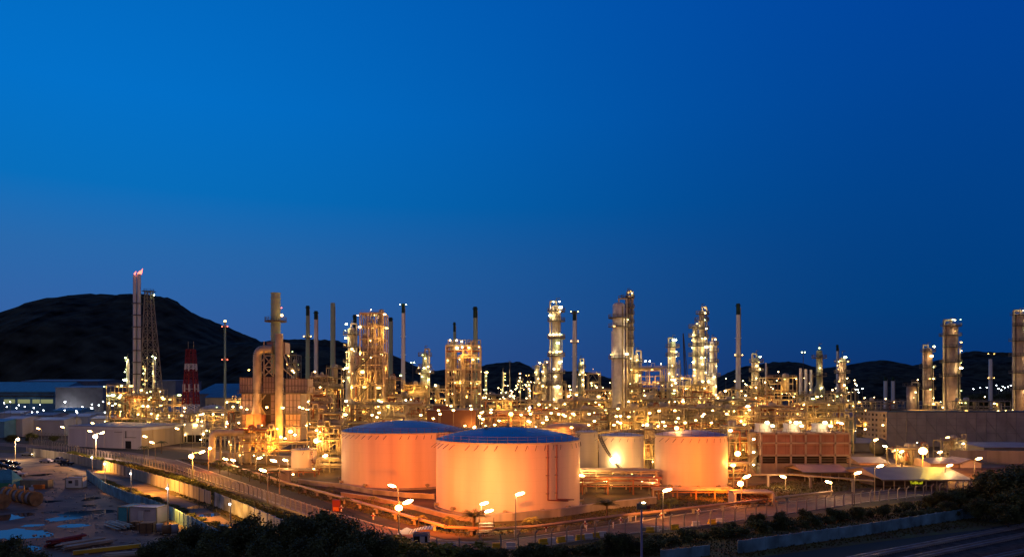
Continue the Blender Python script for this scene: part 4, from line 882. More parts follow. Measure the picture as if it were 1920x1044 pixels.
def shed(name, label, cat, pxs, D0, D1, zeave, zridge, wallm, roofm_, ridge='x', open_=False, posts=5, gablem=None, over=.6, z0=0, endm=None):
    """rectangular shed from px range at depth D0..D1 with a gable roof"""
    x0, x1 = gx(pxs[0], D0), gx(pxs[1], D0); W = x1 - x0; Dp = D1 - D0; t = thing(name, label, cat, (x0 + x1) / 2, D0)
    if not open_:
        b = MB(); b.add([(-W / 2, 0, z0), (W / 2, 0, z0), (W / 2, 0, zeave), (-W / 2, 0, zeave)], [(0, 1, 2, 3)]); b.build('front_wall', wallm, t)
        b = MB()
        for s_ in (-1, 1): b.add([(s_ * W / 2, 0, z0), (s_ * W / 2, Dp, z0), (s_ * W / 2, Dp, zeave), (s_ * W / 2, 0, zeave)], [(0, 1, 2, 3)])
        b.add([(-W / 2, Dp, z0), (W / 2, Dp, z0), (W / 2, Dp, zeave), (-W / 2, Dp, zeave)], [(0, 1, 2, 3)]); b.build('side_wall', endm or wallm, t)
    else:
        for i in range(posts):
            for y in (0.1, Dp - .1): MB().beam((-W / 2 + .2 + (W - .4) * i / (posts - 1), y, 0), (-W / 2 + .2 + (W - .4) * i / (posts - 1), y, zeave), .22).build('post', steel, t)
        MB().beam((-W / 2, .1, 1.2), (W / 2, .1, 1.2), .08).beam((-W / 2, .1, zeave - .3), (W / 2, .1, zeave - .3), .12, .3).build('rail', steel, t)
    o = over
    if ridge == 'x':
        for s_, nm in ((0, 'roof'), (1, 'roof')):
            y_e, y_r = (-o, Dp / 2) if s_ == 0 else (Dp + o, Dp / 2); b = MB(); ze = zeave - .15
            v = [(-W / 2 - o, y_e, ze), (W / 2 + o, y_e, ze), (W / 2 + o, y_r, zridge), (-W / 2 - o, y_r, zridge)]
            b.add(v + [(x, y, z + .15) for x, y, z in v], [(0, 1, 2, 3), (4, 5, 6, 7), (0, 1, 5, 4), (1, 2, 6, 5), (3, 0, 4, 7)]); b.build(nm, roofm_, t)
        b = MB()
        for s_ in (-1, 1): b.add([(s_ * W / 2, 0, zeave), (s_ * W / 2, Dp, zeave), (s_ * W / 2, Dp / 2, zridge - .1)], [(0, 1, 2)])
        b.build('gable', gablem or wallm, t)
    else:
        for s_ in (-1, 1):
            b = MB(); ze = zeave - .15; v = [(s_ * (W / 2 + o), -o, ze), (s_ * (W / 2 + o), Dp + o, ze), (0, Dp + o, zridge), (0, -o, zridge)]
            b.add(v + [(x, y, z + .15) for x, y, z in v], [(0, 1, 2, 3), (4, 5, 6, 7), (0, 1, 5, 4), (1, 2, 6, 5), (3, 0, 4, 7)]); b.build('roof', roofm_, t)
        b = MB()
        for y in (0, Dp): b.add([(-W / 2, y, zeave), (W / 2, y, zeave), (0, y, zridge - .1)], [(0, 1, 2)])
        b.build('gable', gablem or wallm, t)
    return t
# blue-roofed shed and far halls on the left
t = shed('shed', 'beige shed with a plain blue roof below the tallest flare', 'shed', (252, 350), 455, 490, gz(771, 455), gz(760, 470), beigewall, blueroof)
shed('factory_hall', 'pale blue factory hall with lit strip windows at the left edge', 'factory hall', (-60, 105), 620, 680, gz(734, 620), gz(716, 650), bluewall, mat('turquoise_roofing', (.10, .34, .45), .5, kind='corr'))
t = [o for o in COL.objects if o.name.startswith('factory_hall')][-1]
for k, (px, w_) in enumerate(((18, 9), (45, 10), (88, 10), (68, 6))):
    MB().box(gx(px, 620) - t.location.x, -.2, gz(752, 620), w_, .2, 3.2).build('lit_window', LM['lit'], t)
MB().box(0, -.6, gz(742, 620), 70, 1, .8).box(0, -.6, gz(737, 620), 70, .6, .5).build('roof_truss', darksteel, t)
shed('factory_hall', 'tall dark metal-clad hall right of the blue factory hall, under the hill', 'factory hall', (104, 193), 600, 670, gz(726, 600), gz(723, 640), greywall, greyroof)
shed('factory_hall', 'long low upper hall peeping over the dark hall on the left', 'factory hall', (40, 184), 700, 760, gz(714, 700), gz(711, 720), mat('slate_sheet', (.16, .18, .2), .6, kind='corr'), greyroof)
shed('factory_hall', 'grey hall with square parapet right of the tallest flare', 'factory hall', (294, 329), 600, 650, gz(713, 600), gz(712, 620), greywall, greyroof)
shed('factory_hall', 'wide hall with a sky blue roof behind the lettered grey tank', 'factory hall', (366, 450), 560, 640, gz(738, 560), gz(719, 600), greywall, blueroof)
shed('factory_hall', 'gabled hall with blue roof directly behind the lettered grey tank', 'factory hall', (385, 444), 500, 540, gz(745, 500), gz(730, 520), beigewall, blueroof, 'x')
for i, (a, c, y, dd, m_) in enumerate([(0, 40, 770, 480, whitewall), (5, 42, 781, 430, whitewall), (45, 100, 774, 470, greyroof), (60, 120, 783, 440, whitewall), (105, 165, 776, 480, whitewall), (150, 200, 773, 500, beigewall), (170, 236, 780, 450, whitewall), (100, 150, 765, 520, bluewall), (-40, 8, 786, 420, bluewall)]):
    shed('low_shed', f'low flat {("white","white","grey","white","white","beige","white","pale blue","pale blue")[i]} roofed shed, ' + ORD[i] + ' in the jumble of sheds at far left', 'shed', (a, c), dd, dd + 18, gz(y + 4, dd), gz(y, dd), m_, m_ if m_ is not whitewall else whitepaint)
# brown building above the largest tank
t = shed('substation_building', 'plain brown-red windowless building between the two blue domes', 'building', (800, 892), 292, 312, gz(768, 292), gz(766, 300), brownwall, greyroof)
MB().box(-4, 2, gz(764, 292), 6, 4, 1.6).build('roof_unit', brownwall, t)
lamp(t, 7.6, -2.2, gz(816, 292), 'sodium', .6); point(t, (8, -2.6, gz(812, 292)), 2600, (1, .42, .06)); point(t, (8, -2.6, gz(795, 292)), 900, (1, .42, .06)); lamp(t, -5, -9, gz(821, 292), 'white', .4, 1.6)
# rounded tank-like drum with orange side, right of largest dome
t = thing('storage_tank', 'low wide brownish drum tank lit orange, behind the half hidden narrow tank', 'storage tank', gx(1065, 262), 262); z1 = gz(799, 262)
MB().lathe(0, 0, [(8, 0), (8, z1), (6, z1 + .8), (.1, z1 + 1.4)], 48).build('shell', mat('brown_tank_paint', (.4, .22, .16), .6), t); point(t, (-4, -12, 8), 1500); lamp(t, -6, -8.6, gz(808, 262), 'sodium', .4)
# cooling tower
D = 228; x0, x1 = gx(1426, D), gx(1594, D); W = x1 - x0
t = thing('cooling_tower', 'concrete cooling tower with panelled upper walls, dark open louvre bays and three lit fan boxes', 'cooling tower', (x0 + x1) / 2, D)
zt, zm, zb_ = gz(811, D), gz(853, D), gz(871, D)
b = MB(); b.box(0, 8, (zt + zm) / 2, W, 16, zt - zm); b.build('upper_wall', conc2, t)
for i in range(7): MB().beam((-W / 2 + .2 + (W - .4) * i / 6, -.2, 0), (-W / 2 + .2 + (W - .4) * i / 6, -.2, zt), .5).build('column', conc, t)
for z in (zt - .2, (zt + zm) / 2 + .3, zm): MB().beam((-W / 2, -.25, z), (W / 2, -.25, z), .4, .5).build('beam', conc, t)
MB().box(0, 8, zb_ / 2 + .2, W, 15.4, zb_ + .4).build('basin_wall', conc, t)
MB().box(0, 8.5, (zm + zb_) / 2, W - .3, 13, zm - zb_).build('louvre_bay', black, t)
for i in range(6):
    b = MB()
    for k in range(4): b.beam((-W / 2 + W * i / 6 + .3, .3, zb_ + .5 + k * .7), (-W / 2 + W * (i + 1) / 6 - .3, .3, zb_ + .5 + k * .7), .1, .25)
    b.build('louvre', darksteel, t)
b = MB()
for k in (.6, 1.2): b.beam((-W / 2, 0, zt + k), (W / 2, 0, zt + k), .07)
for i in range(25): b.beam((-W / 2 + W * i / 24, 0, zt), (-W / 2 + W * i / 24, 0, zt + 1.2), .07)
b.build('handrail', steel, t)
for px in (1447, 1502, 1557):
    x = gx(px, D) - t.location.x; b = MB(); b.lathe(x, 8, [(2.7, zt), (2.3, zt + 1.2), (2.5, zt + 2.6), (2.3, zt + 2.6)], 24); b.build('fan_cowl', whitepaint, t)
    b = MB()
    for dx in (-2.6, 2.6): b.beam((x + dx, 3.5, zt), (x + dx, 3.5, zt + 2.4), .12)
    b.beam((x - 2.6, 3.5, zt + 2.4), (x + 2.6, 3.5, zt + 2.4), .12); b.box(x + 1.5, 2, zt + .5, 1.2, .8, .8); b.build('motor_frame', steel, t)
    lamp(t, x - .3, 3.2, zt + 3.0, 'white', .45, 1.5); lamp(t, x + 1.2, 2.6, zt + 2.0, 'white', .4, 1.4); point(t, (x, 2.8, zt + 2.2), 350, (1, .72, .35))
point(t, (W * .45, -12, 7), 2000, (1, .24, .04)); point(t, (-W * .3, -12, 9), 1500, (1, .3, .08));  # orange fill points with no lamp body, added to warm the front wall
# lit stair tower at its left
t2 = thing('stair_tower', 'narrow lit stair tower on the left side of the cooling tower', 'stair tower', gx(1416, 229), 229)
b = MB(); b2 = MB()
for c in ((-1.3, 0), (1.3, 0), (-1.3, 3), (1.3, 3)): b.beam((*c, 0), (*c, zt), .22)
for i in range(4):
    z = zt * i / 4; b.beam((-1.3, 0, z + 3.1), (1.3, 0, z + 3.1), .2); s_ = 1 if i % 2 else -1; b2.beam((-1.2 * s_, 1, z), (1.2 * s_, 1, z + 3.1), .9, .2); b2.box(0, 2, z + 3.0, 2.6, 2, .1)
b.build('frame', steel, t2); b2.build('stair', steel, t2); MB().box(0, 3.2, zt / 2, 2.6, .1, zt).build('back_panel', beigewall, t2)
for i in range(3): lamp(t2, -.4, .2, zt * (i + .8) / 3.3, 'white', .3, 1.3)
# long building with windowed gable
D = 352; cxr = gx(1663, D); t = thing('windowed_building', 'long dark grey metal warehouse with a beige gable wall of small square windows', 'building', cxr, D)
zt = gz(771, D); 
gl = Vector((gx(1600, 392) - cxr, 40)); Z0 = Vector((0, 0)); RX = gx(2150, 345) - cxr
gz_ = gz(769, 392)
b = MB(); b.add([(gl.x, gl.y, 0), (0, 0, 0), (0, 0, zt), (gl.x, gl.y, gz_)], [(0, 1, 2, 3)]); b.build('gable_wall', mat('beige_gable_paint', (.62, .46, .28), .75, .05, .2), t)
b = MB(); b.add([(0, 0, 0), (RX, -8, 0), (RX, -8, zt), (0, 0, zt)], [(0, 1, 2, 3)]); b.build('long_wall', mat('light_grey_sheet', (.40, .36, .36), .6, .12, .2, kind='corr'), t)
b = MB(); b.add([(gl.x, gl.y, gz_), (0, 0, zt), (RX, -8, zt), (RX, 34, gz_)], [(0, 1, 2, 3)]); b.build('roof', blueroof, t)
b = MB(); b.beam((0, -.3, zt), (RX, -8.3, zt), .5, .5); b.build('eaves_gutter', blueroof, t)
b = MB()
n = 26
for i in range(n):
    x = RX * i / n; y = -8 * i / n - .15; b.beam((x, y, 0), (x, y, zt - .5), .25)
    if i % 2 == 0: b.beam((x, y - .05, zt - 3.5), (x + RX / n * 2, y - .65, 1), .2)
for z in (zt - 3.2, zt - 6.5, zt - 10): b.beam((0, -.2, z), (RX, -8.2, z), .2)
b.build('wall_framing', mat('pale_grey_framing', (.3, .29, .3), .6), t)
for rw in range(6):
    for c in range(9):
        u = (c + .7) / 9.4; p = gl.lerp(Z0, u); z = zt - 1.9 - rw * 2.5
        d = (Z0 - gl).normalized(); nrm = Vector((d.y, -d.x)); nrm = nrm if nrm.y < 0 else -nrm
        b = MB(); b.box(p.x + nrm.x * .08, p.y + nrm.y * .08, z, 2.2, .16, 1.15, math.atan2(d.y, d.x)); b.build('window', glass, t)
b = MB(); d = (Z0 - gl).normalized(); 
for rw in range(7): z = zt - .6 - rw * 2.5; b.beam((gl.x - .3, gl.y - .3, z), (-.3, -.3, z), .4, .25)
b.build('string_course', mat('beige_gable_paint', (.62, .46, .28)), t)
for dx, dz, k in ((-9, 8, 'white'), (-2, 10, 'warm')): lamp(t, dx, -dx * .4 - 1, dz, k, .35, 1.4)
# inflated grey roof and plant in front of it
shed('lean_to', 'low grey curved-roof annexe at the foot of the windowed gable', 'annexe', (1602, 1650), 322, 345, gz(830, 322), gz(822, 330), greywall, greyroof)
t = thing('spherical_vessel', 'dark rounded vessel at the foot of the long grey warehouse corner', 'vessel', gx(1648, 300), 300); MB().lathe(0, 0, [(.05, 0)] + [(3.6 * cos(a), 3.6 + 3.6 * sin(a)) for a in (-1.2, -.8, -.4, 0, .4, .8, 1.2)] + [(.05, 7.2)], 24).build('shell', darksteel, t)
# fire-lit yard behind shed
UN2 = structure('small orange-lit pipework yard around the dazzling orange lamp at right', 1680, 1740, 842, 262, depth=6, vess=4, pipes=14, dens=.5, lampk='sodium', lr=.25, drums=1)
structure('small lit loading frame with two tall hoops at the foot of the long grey warehouse', 1765, 1812, 826, 270, depth=5, vess=2, pipes=6, dens=.6, lampk='white', lr=.3)
shed('workshop', 'dim grey roofed workshop right of the orange-lit pipework yard', 'workshop', (1745, 1800), 252, 266, gz(868, 252), gz(858, 259), mat('dim_pink_wall', (.4, .3, .28), .7), greyroof)
shed('workshop', 'grey roofed workshop with pale gable beside the tall street lamp at far right', 'workshop', (1798, 1840), 252, 262, gz(868, 252), gz(858, 257), whitewall, greyroof, 'y')
shed('workshop', 'long low dark walled building at the right edge behind the hedge', 'workshop', (1845, 1990), 290, 320, gz(838, 290), gz(832, 300), greywall, greyroof)
shed('white_hut', 'small pinkish hut with a light roof between the cooling tower and the big lit shed', 'hut', (1612, 1664), 262, 275, gz(867, 262), gz(857, 268), mat('salmon_wall', (.55, .36, .28), .7), greyroof)
shed('open_shed', 'open-sided shed with a pale gable in front of the cooling tower', 'shed', (1508, 1590), 214, 228, gz(884, 214), gz(871, 221), whitewall, greyroof, 'x', True, 6, beigewall)
shed('open_shed', 'open-sided shed with a dull blue roof left of the big lit shed', 'shed', (1585, 1650), 218, 230, gz(884, 218), gz(876, 224), whitewall, blueroof, 'x', True, 5)
t = shed('open_shed', 'largest open-sided shed with cream roof glowing yellow under a lamp', 'shed', (1656, 1818), 194, 216, gz(898, 194), gz(876, 205), whitewall, yellroof, 'x', True, 9, beigewall)
MB().box(0, 12, 2, 20, 8, 3.4).build('inner_wall', darksteel, t)
lettering('sign_lettering', 'TelBk.aif', .95, emis('yellow_sign_glow', (.85, .8, .02), .9, False), t, (gx(1715, 194) - t.location.x, -.8, gz(906, 194)))
# orange concrete pump enclosure
D = 168; t = thing('pump_enclosure', 'orange-lit concrete enclosure with slanting pipes right of the mauve roofed tank', 'enclosure', gx(1415, D), D)
W = (1452 - 1380) * D / F; z = gz(925, D)
MB().box(0, 5, z / 2, W, .4, z).box(-W / 2, 2.5, z / 2, .4, 5, z).box(W / 2, 2.5, z / 2, .4, 5, z).build('wall', mat('pale_render', (.55, .48, .4), .8), t)
MB().box(0, 3, z + .15, W + .6, 4.6, .3).build('roof_slab', conc, t)
for i in range(6):
    x = -W / 2 + 1 + i * (W - 2) / 5; MB().path([(x, 4.4, z - .8), (x + 1.4, 1.0, 1.2), (x + 1.4, -1, 1.0)], .14).build('pipe', rusty, t); MB().cyl((x + 1.4, -.2, 0), (x + 1.4, -.2, 1.6), .1).cyl((x + 1.4, -.2, 1.55), (x + 1.4, -.2, 1.65), .35).build('valve', darksteel, t)
# red cabinet and white block by the perimeter road
t = thing('cabinet', 'dark red cabinet beside the perimeter road below the wide blue domed tank', 'cabinet', *G(631, 957)); MB().box(0, 0, 1.2, 1.5, 1.2, 2.4).build('body', redbundle, t); MB().box(0, -.62, .5, 1.2, .05, .8).build('door', orangep, t)
t = thing('concrete_block', 'pale concrete pillar block above the road left of the cabinet', 'block', *G(536, 909)); MB().box(0, 0, 2, 2.4, 2, 4).build('body', conc, t)
# bund walls
def lowwall(label, pts, h, m=conc, thick=.35, name='bund_wall', cat='wall'):
    P = [G(*p) for p in pts]; t = thing(name, label, cat, *P[0]); b = MB()
    for a, c in zip(P, P[1:]): b.beam((a[0] - P[0][0], a[1] - P[0][1], h / 2), (c[0] - P[0][0], c[1] - P[0][1], h / 2), thick, h)
    b.build('wall', m, t); b = MB()
    for a, c in zip(P, P[1:]): b.beam((a[0] - P[0][0], a[1] - P[0][1], h + .08), (c[0] - P[0][0], c[1] - P[0][1], h + .08), thick + .2, .16)
    b.build('coping', kerbm, t); return t
lowwall('low grey bund wall curving in front of the largest tank to the right', [(890, 978), (960, 976), (1050, 968), (1130, 955), (1230, 944)], 1.5)
lowwall('low orange-lit bund wall left of the largest tank', [(640, 930), (700, 938), (780, 956), (840, 972), (892, 979)], .9, mat('tan_bund_wall', (.4, .3, .2), .85))
lowwall('low bund wall circling the wide blue domed tank', [(560, 906), (640, 915), (700, 926), (760, 932), (815, 935)], 1.1)
lowwall('long grey retaining wall below the boiler house', [(355, 858), (400, 862), (470, 867), (545, 872)], 3.0)
lowwall('low wall behind the small tank and the wide blue domed tank', [(590, 876), (645, 880)], 1.2)
lowwall('long low concrete wall at far right behind the sheds', [(1780, 868), (1850, 868), (2000, 872)], 4.5)

# ------------------------------------------------------------------ pipeline along the road
def pipeline(label, pts, z, r, m, sup=7):
    P = [Vector((*G(*p), z)) for p in pts]; o0 = P[0].copy(); t = thing('pipeline', label, 'pipeline', o0.x, o0.y); L_ = [tuple(p - Vector((o0.x, o0.y, 0))) for p in P]
    MB().path(L_, r, 12).build('pipe', m, t)
    for a, c in zip(L_, L_[1:]):
        d = (Vector(c) - Vector(a)); n = max(1, int(d.length / sup))
        for i in range(n):
            p = Vector(a) + d * (i + .5) / n; MB().box(p.x, p.y, (z - r) / 2, .5, .5, z - r).box(p.x, p.y, z - r, 1.2, 1.0, .2).build('support', conc, t)
    return t
pm = mat('tan_pipe_paint', (.52, .36, .2), .45, .12, .4)
pipeline('long thick tan pipeline running along the left perimeter road on concrete supports', [(405, 868), (455, 886), (540, 914), (660, 948), (760, 978), (835, 1000)], 1.3, .33, pm)
pipeline('thick brownish pipeline in front of the largest tank, parallel to the front road', [(838, 1001), (930, 1005), (1010, 999), (1150, 980), (1380, 953), (1440, 946)], 1.3, .3, mat('brown_pipeline_paint', (.34, .22, .15), .5))
pipeline('pipeline with a bend running right from the orange pump enclosure', [(1450, 944), (1500, 938), (1560, 931)], 1.3, .28, pm)
pipeline('high pipeline on tall posts in front of the open-sided sheds', [(1400, 912), (1480, 911), (1560, 918), (1640, 925)], 3.2, .25, steel, 9)
t = thing('pipe_crossover_stair', 'short metal steps over the pipeline beside the date palm', 'steps', *G(912, 1004))
for s_ in (-1, 1):
    b = MB()
    for i in range(6): b.box(0, s_ * (.8 + (5 - i) * .45), .35 * (i + 1), 2.6, .4, .08)
    b.build('flight', steel, t)
MB().box(0, 0, 2.2, 2.6, 1.6, .1).build('landing', steel, t); b = MB()
for x in (-1.3, 1.3):
    b.beam((x, -3, 1.2), (x, -.8, 3.2), .07); b.beam((x, 3, 1.2), (x, .8, 3.2), .07); b.beam((x, -.8, 3.2), (x, .8, 3.2), .07)
    for y in (-.8, 0, .8): b.beam((x, y, 2.2), (x, y, 3.2), .06)
b.build('handrail', darksteel, t)

# ------------------------------------------------------------------ street lamps
def street(label, head, base, side=1, kind='street', dbl=False, sz=1.0, group=None, hk=None):
    x, D = G(*base); z = gz(head[1], D); hx = gx(head[0], D) - x; t = thing('street_lamp', label, 'street lamp', x, D, 0, 0, group)
    b = MB(); b.cyl((0, 0, 0), (0, 0, z - .5), .13, .08, 8); b.cyl((0, 0, 0), (0, 0, 1.2), .18, .18, 8); b.build('pole', steel, t)
    MB().cyl((0, 0, z - .7), (hx * .8, 0, z + .05), .06, .05, 6).build('arm', steel, t)
    o = bpy.data.objects.new('lamp_housing', HEADMESH); COL.objects.link(o); o.parent = t; o.location = (hx, .1, z + .2); o.scale = (1.3 * sz, .35, .4); o.rotation_euler = (0, -.2 if hx >= 0 else .2, 0)
    point(t, (hx, -.3, z - .4), 560 * min(1.7, (D / 140)), (1, .55, .24), .3); la = lamp(t, hx, -.12, z, kind, .33 * sz, 2.6, 0, 'lamp_glass'); la.rotation_euler = (0, -.25 if hx >= 0 else .25, 0)
    return t
def flood(label, head, base, kind='sodium', r=.6, extra=None, name='floodlight_mast'):
    x, D = G(*base); z = gz(head[1], D); t = thing(name, label, 'floodlight', x, D)
    MB().cyl((0, 0, 0), (0, 0, z + (1.2 if extra else 0)), .15, .1, 8).build('pole', steel, t); hx = gx(head[0], D) - x
    MB().box(hx, .35, z, .9, .4, .7).box(hx / 2, .2, z - .3, abs(hx) + .3, .1, .1).build('lamp_housing', darksteel, t); lamp(t, hx, -.15, z, kind, r, 1, 0, 'lamp_glass')
    if extra:
        ex, ey = gx(extra[0], D) - x, gz(extra[1], D); MB().cyl((0, 0, z + .9), (ex * .8, 0, ey), .06).build('arm', steel, t); la = lamp(t, ex, -.1, ey, 'street', .38, 2.4, 0, 'lamp_glass'); la.rotation_euler = (0, -.35 if ex > 0 else .35, 0)
    return t
F1 = flood('double lamp mast with a dazzling floodlight by the road bend left of the guard booth', (748, 951), (748, 1021), 'sodium', .62, (765, 940))
F2 = flood('mast with a dazzling floodlight and street lamp above the orange pump enclosure', (1388, 906), (1390, 948), 'sodium', .7, (1400, 893))
F3 = flood('tall mast with an orange flare-bright floodlight right of the mauve roofed tank', (1383, 850), (1384, 900), 'sodium', .85)
F5 = flood('double lamp mast with dazzling floodlight on the hedge line left of the boiler house', (359, 855), (361, 898), 'sodium', .75, (379, 847))
F6 = flood('double lamp mast with dazzling floodlight in front of the long white warehouse', (179, 818), (180, 862), 'white', .9, (192, 811))
F7 = flood('dazzling orange floodlight mast behind the big yellow-lit shed', (1730, 845), (1730, 884), 'sodium', 1.4)
F8 = flood('white floodlight on a pale pole at the left edge beside the parked cars', (34, 823), (29, 862), 'white', .6)
F9 = flood('small orange star-bright lamp on a mast behind the retaining wall', (394, 840), (391, 884), 'sodium', .5)
F10 = flood('orange star-bright lamp in the pipework above the dome of the largest tank', (958, 776), (958, 862), 'sodium', .75)
F11 = flood('white star-bright lamp at the foot of the red and white mast', (363, 775), (363, 815), 'white', .7)
F12 = flood('white star-bright lamp left of the tallest flare', (172, 765), (172, 800), 'cool', .8)
F13 = flood('white star-bright lamp in front of the tall dark hall at far left', (122, 753), (122, 795), 'cool', .7)
F14 = flood('white star-bright lamp right of the three vent stacks', (1491, 762), (1493, 830), 'white', .5)
F15 = flood('pale star-bright lamp between the square frame tower and the far twin columns', (993, 764), (993, 838), 'cool', .45)
SL = [
 ('street lamp right of the warehouse corner beside a palm', (285, 829), (291, 865)), ('street lamp against the warehouse corner, its pole behind the first palm', (272, 818), (278, 856)),
 ('street lamp beyond the boundary fence above the warehouse left end', (117, 800), (122, 832)), ('street lamp at far left with a long bracket beyond the fence', (72, 803), (78, 830)),
 ('street lamp showing above the warehouse roof edge', (174, 793), (178, 830)), ('street lamp beside the dazzling warehouse floodlight', (169, 808), (176, 850)), ('street lamp at the right end of the long warehouse', (332, 803), (338, 840)), ('street lamp in front of the smaller white building', (367, 797), (361, 842)),
 ('small lamp among palms left of the concrete pillar block', (423, 860), (426, 882)), ('low green post lamp among the palms', (437, 862), (438, 880)), ('street lamp over the road nearest the palms with a big yellow head', (493, 881), (502, 944)),
 ('street lamp behind the palms below the boiler house', (487, 858), (480, 888)), ('street lamp left of the small tank with a bright head', (513, 863), (524, 925)), ('small street lamp left beside the small tank', (535, 862), (540, 890)), ('street lamp between the small tank and the wide tank', (610, 854), (607, 885)),
 ('street lamp in front of the wide tank foot with a curved arm', (735, 910), (747, 965)), ('left one of two lamp heads above the date palm', (908, 943), (902, 986)), ('right lower lamp head beside the date palm', (917, 957), (909, 990)),
 ('tall dark lamp post standing before the largest tank', (975, 925), (967, 1012)), ('street lamp just right of the largest tank foot', (1090, 891), (1096, 925)), ('street lamp on a tall pale pole left of the mauve roofed tank foot', (1251, 918), (1243, 998)),
 ('lamp head at the right side of the stair tank', (1214, 881), (1210, 905)), ('larger lamp head left of the mauve roofed tank base', (1223, 895), (1217, 925)), ('street lamp in the grass right of the pump enclosure', (1468, 893), (1473, 914)),
 ('street lamp at the road junction left of the tall shed lamps', (1553, 903), (1559, 930)), ('tall street lamp in front of the dull blue shed roof', (1608, 886), (1602, 947)), ('tall street lamp just right of the dull blue shed roof', (1650, 873), (1640, 938)),
 ('street lamp with yellow light on the big shed roof', (1780, 872), (1772, 914)), ('tall street lamp at the right end of the big shed', (1835, 859), (1827, 912)), ('street lamp by the corner of the windowed building', (1642, 824), (1640, 868)), ('small street lamp before the spherical vessel', (1659, 836), (1662, 866)),
 ('lamp above the half hidden narrow tank', (1094, 813), (1098, 868)), ('bright lamp head left above the stair tank', (1119, 796), (1117, 860)), ('lamp head above the right side of the stair tank', (1162, 794), (1166, 860)), ('bright lamp head over the dome of the largest tank right part', (1060, 795), (1060, 865)), ('lamp head over the dome centre of the largest tank', (992, 790), (994, 862)),
 ('lamp head behind the mauve roof left side', (1242, 790), (1246, 862)), ('street lamp behind the hut by the windowed gable', (1577, 793), (1580, 868)), ('lamp head by the long grey warehouse loading frame', (1784, 822), (1782, 850)), ('second lamp head by the loading frame, lower and right', (1794, 840), (1792, 862)),
 ('lamp head at the left of the loading frame', (1776, 820), (1774, 852)), ('small bright lamp left of the dazzling orange floodlight', (1690, 846), (1690, 875)), ('small lamp right of the dazzling orange floodlight', (1762, 847), (1762, 872)), ('small lamp near the spherical vessel hut', (1680, 843), (1680, 870)),
]
for lab, hd, bs in SL: street(lab, hd, bs)
# yard poles with small white lamps
for lab, hd, bs in [('thin yard pole with a small lamp nearest the parked cars', (172, 857), (173, 884)), ('concrete yard pole with a white lamp beside the sheet fence, second from the top', (196, 869), (197, 921)), ('brown yard pole with a white lamp at the middle of the sheet fence', (245, 887), (246, 928)), ('tall pole with a white lamp and box by the white container', (313, 915), (315, 982)), ('pale pole with a bent top and blue-white lamp by the corrugated wall', (430, 944), (432, 984))]:
    x, D = G(*bs); z = gz(hd[1], D); t = thing('yard_lamp', lab, 'lamp post', x, D); MB().cyl((0, 0, 0), (0, 0, z + 1.0), .16, .12, 8).build('pole', conc, t); MB().box(0, -.1, z + .25, .4, .4, .15).build('lamp_housing', steel, t); lamp(t, 0, -.35, z, 'cool', .17, 1.2, 0, 'lamp_glass')
    if hd[0] in (172, 196, 245, 313): spot(t, (.3, .4, z), (x + 8, D + 3, 0), {172: 30000, 196: 26000, 245: 26000, 313: 26000}[hd[0]], 125, (1, .36, .04), .3, .8); point(t, (-.5, -1, z), 350, (1, .8, .7))  # orange spots added to light the track; the pole lamps are white
# beams that wash the tanks: sodium floods, plus lights added to brighten dim walls
point(TG, (0, -15, 9), 5200, (1, .85, .7)); point(F12, (0, -3, 9), 5000, (.9, .92, 1)); point(F13, (0, -3, 9), 5000, (.9, .92, 1)); point(F11, (0, -3, 8), 3000, (1, .8, .6))  # point before the lettered tank has no lamp, added to brighten it
t_ = [o for o in COL.objects if o.get('label') == 'street lamp just right of the largest tank foot'][0]; spot(t_, (0, 1, 6), (TE.location.x + 2, TE.location.y, 8), 15000, 80, (1, .5, .17), .5, .9)  # flood beam added to this street lamp to brighten the half hidden tank
ax, ay = TA.location.x, TA.location.y; bxx, by = TB.location.x, TB.location.y; cx_, cy_ = TC.location.x, TC.location.y
SODC = (1, .175, .008)
spot(F1, (2, 1.2, 7.2), (ax - 7, ay - 16, 9), 56000, 130, SODC, .5, .9)
spot(F1, (-1, 1.2, 7.2), (bxx - 5, by - 17, 8), 66000, 80, SODC, .5, .9)
t_ = [o for o in COL.objects if o.get('label') == 'street lamp in front of the wide tank foot with a curved arm'][0]
spot(t_, (0, 1.5, 7), (bxx - 6, by, 7), 34000, 130, SODC, .5, .9)
t_ = [o for o in COL.objects if o.get('label') == 'right lower lamp head beside the date palm'][0]
spot(t_, (0, .6, 4.6), (ax - 3, ay - 10, 8), 700, 150, SODC, .5, .9)
t_ = [o for o in COL.objects if o.get('label') == 'tall dark lamp post standing before the largest tank'][0]
spot(t_, (0, 1.5, 7), (ax + 9, ay - 10, 8), 13000, 140, (1, .26, .03), .5, .9)
spot(F2, (-1.5, 1, 5.2), (cx_ + 2, cy_ - 5, 7), 38000, 120, SODC, .4, .9); point(F2, (0, -1.5, 5), 1500, SODC)
spot(F3, (-1.5, -1, 10), (cx_ + 6, cy_ - 4, 8), 22000, 120, SODC, .4, .9); point(F3, (1, -1, 10), 1800, SODC)
t_ = [o for o in COL.objects if o.get('label') == 'street lamp on a tall pale pole left of the mauve roofed tank foot'][0]
spot(t_, (0, 1.5, 7.5), (cx_ - 3, cy_ - 9, 6), 20000, 120, (1, .28, .04), .4, .9); spot(t_, (0, 1.5, 7.5), (TD.location.x, TD.location.y, 6), 13000, 90, (1, .36, .07), .4, .9)
point(F1, (0, -1.5, 7), 400, SODC); spot(F1, (2, 1.2, 7.2), (TE.location.x, 225, 7), 16000, 40, (1, .5, .2), .5, .9); point(F5, (1, -1.5, 7), 9000, (1, .45, .08)); point(F6, (0, -2, 8), 14000, (1, .55, .38)); point(F7, (-.5, -2.2, 6.5), 42000, (1, .26, .02)); point(F8, (0, -2, 6), 6000, (1, .6, .3)); point(F9, (0, -1, 6), 4000, SODC); point(F10, (0, -2, 16), 6000, SODC)
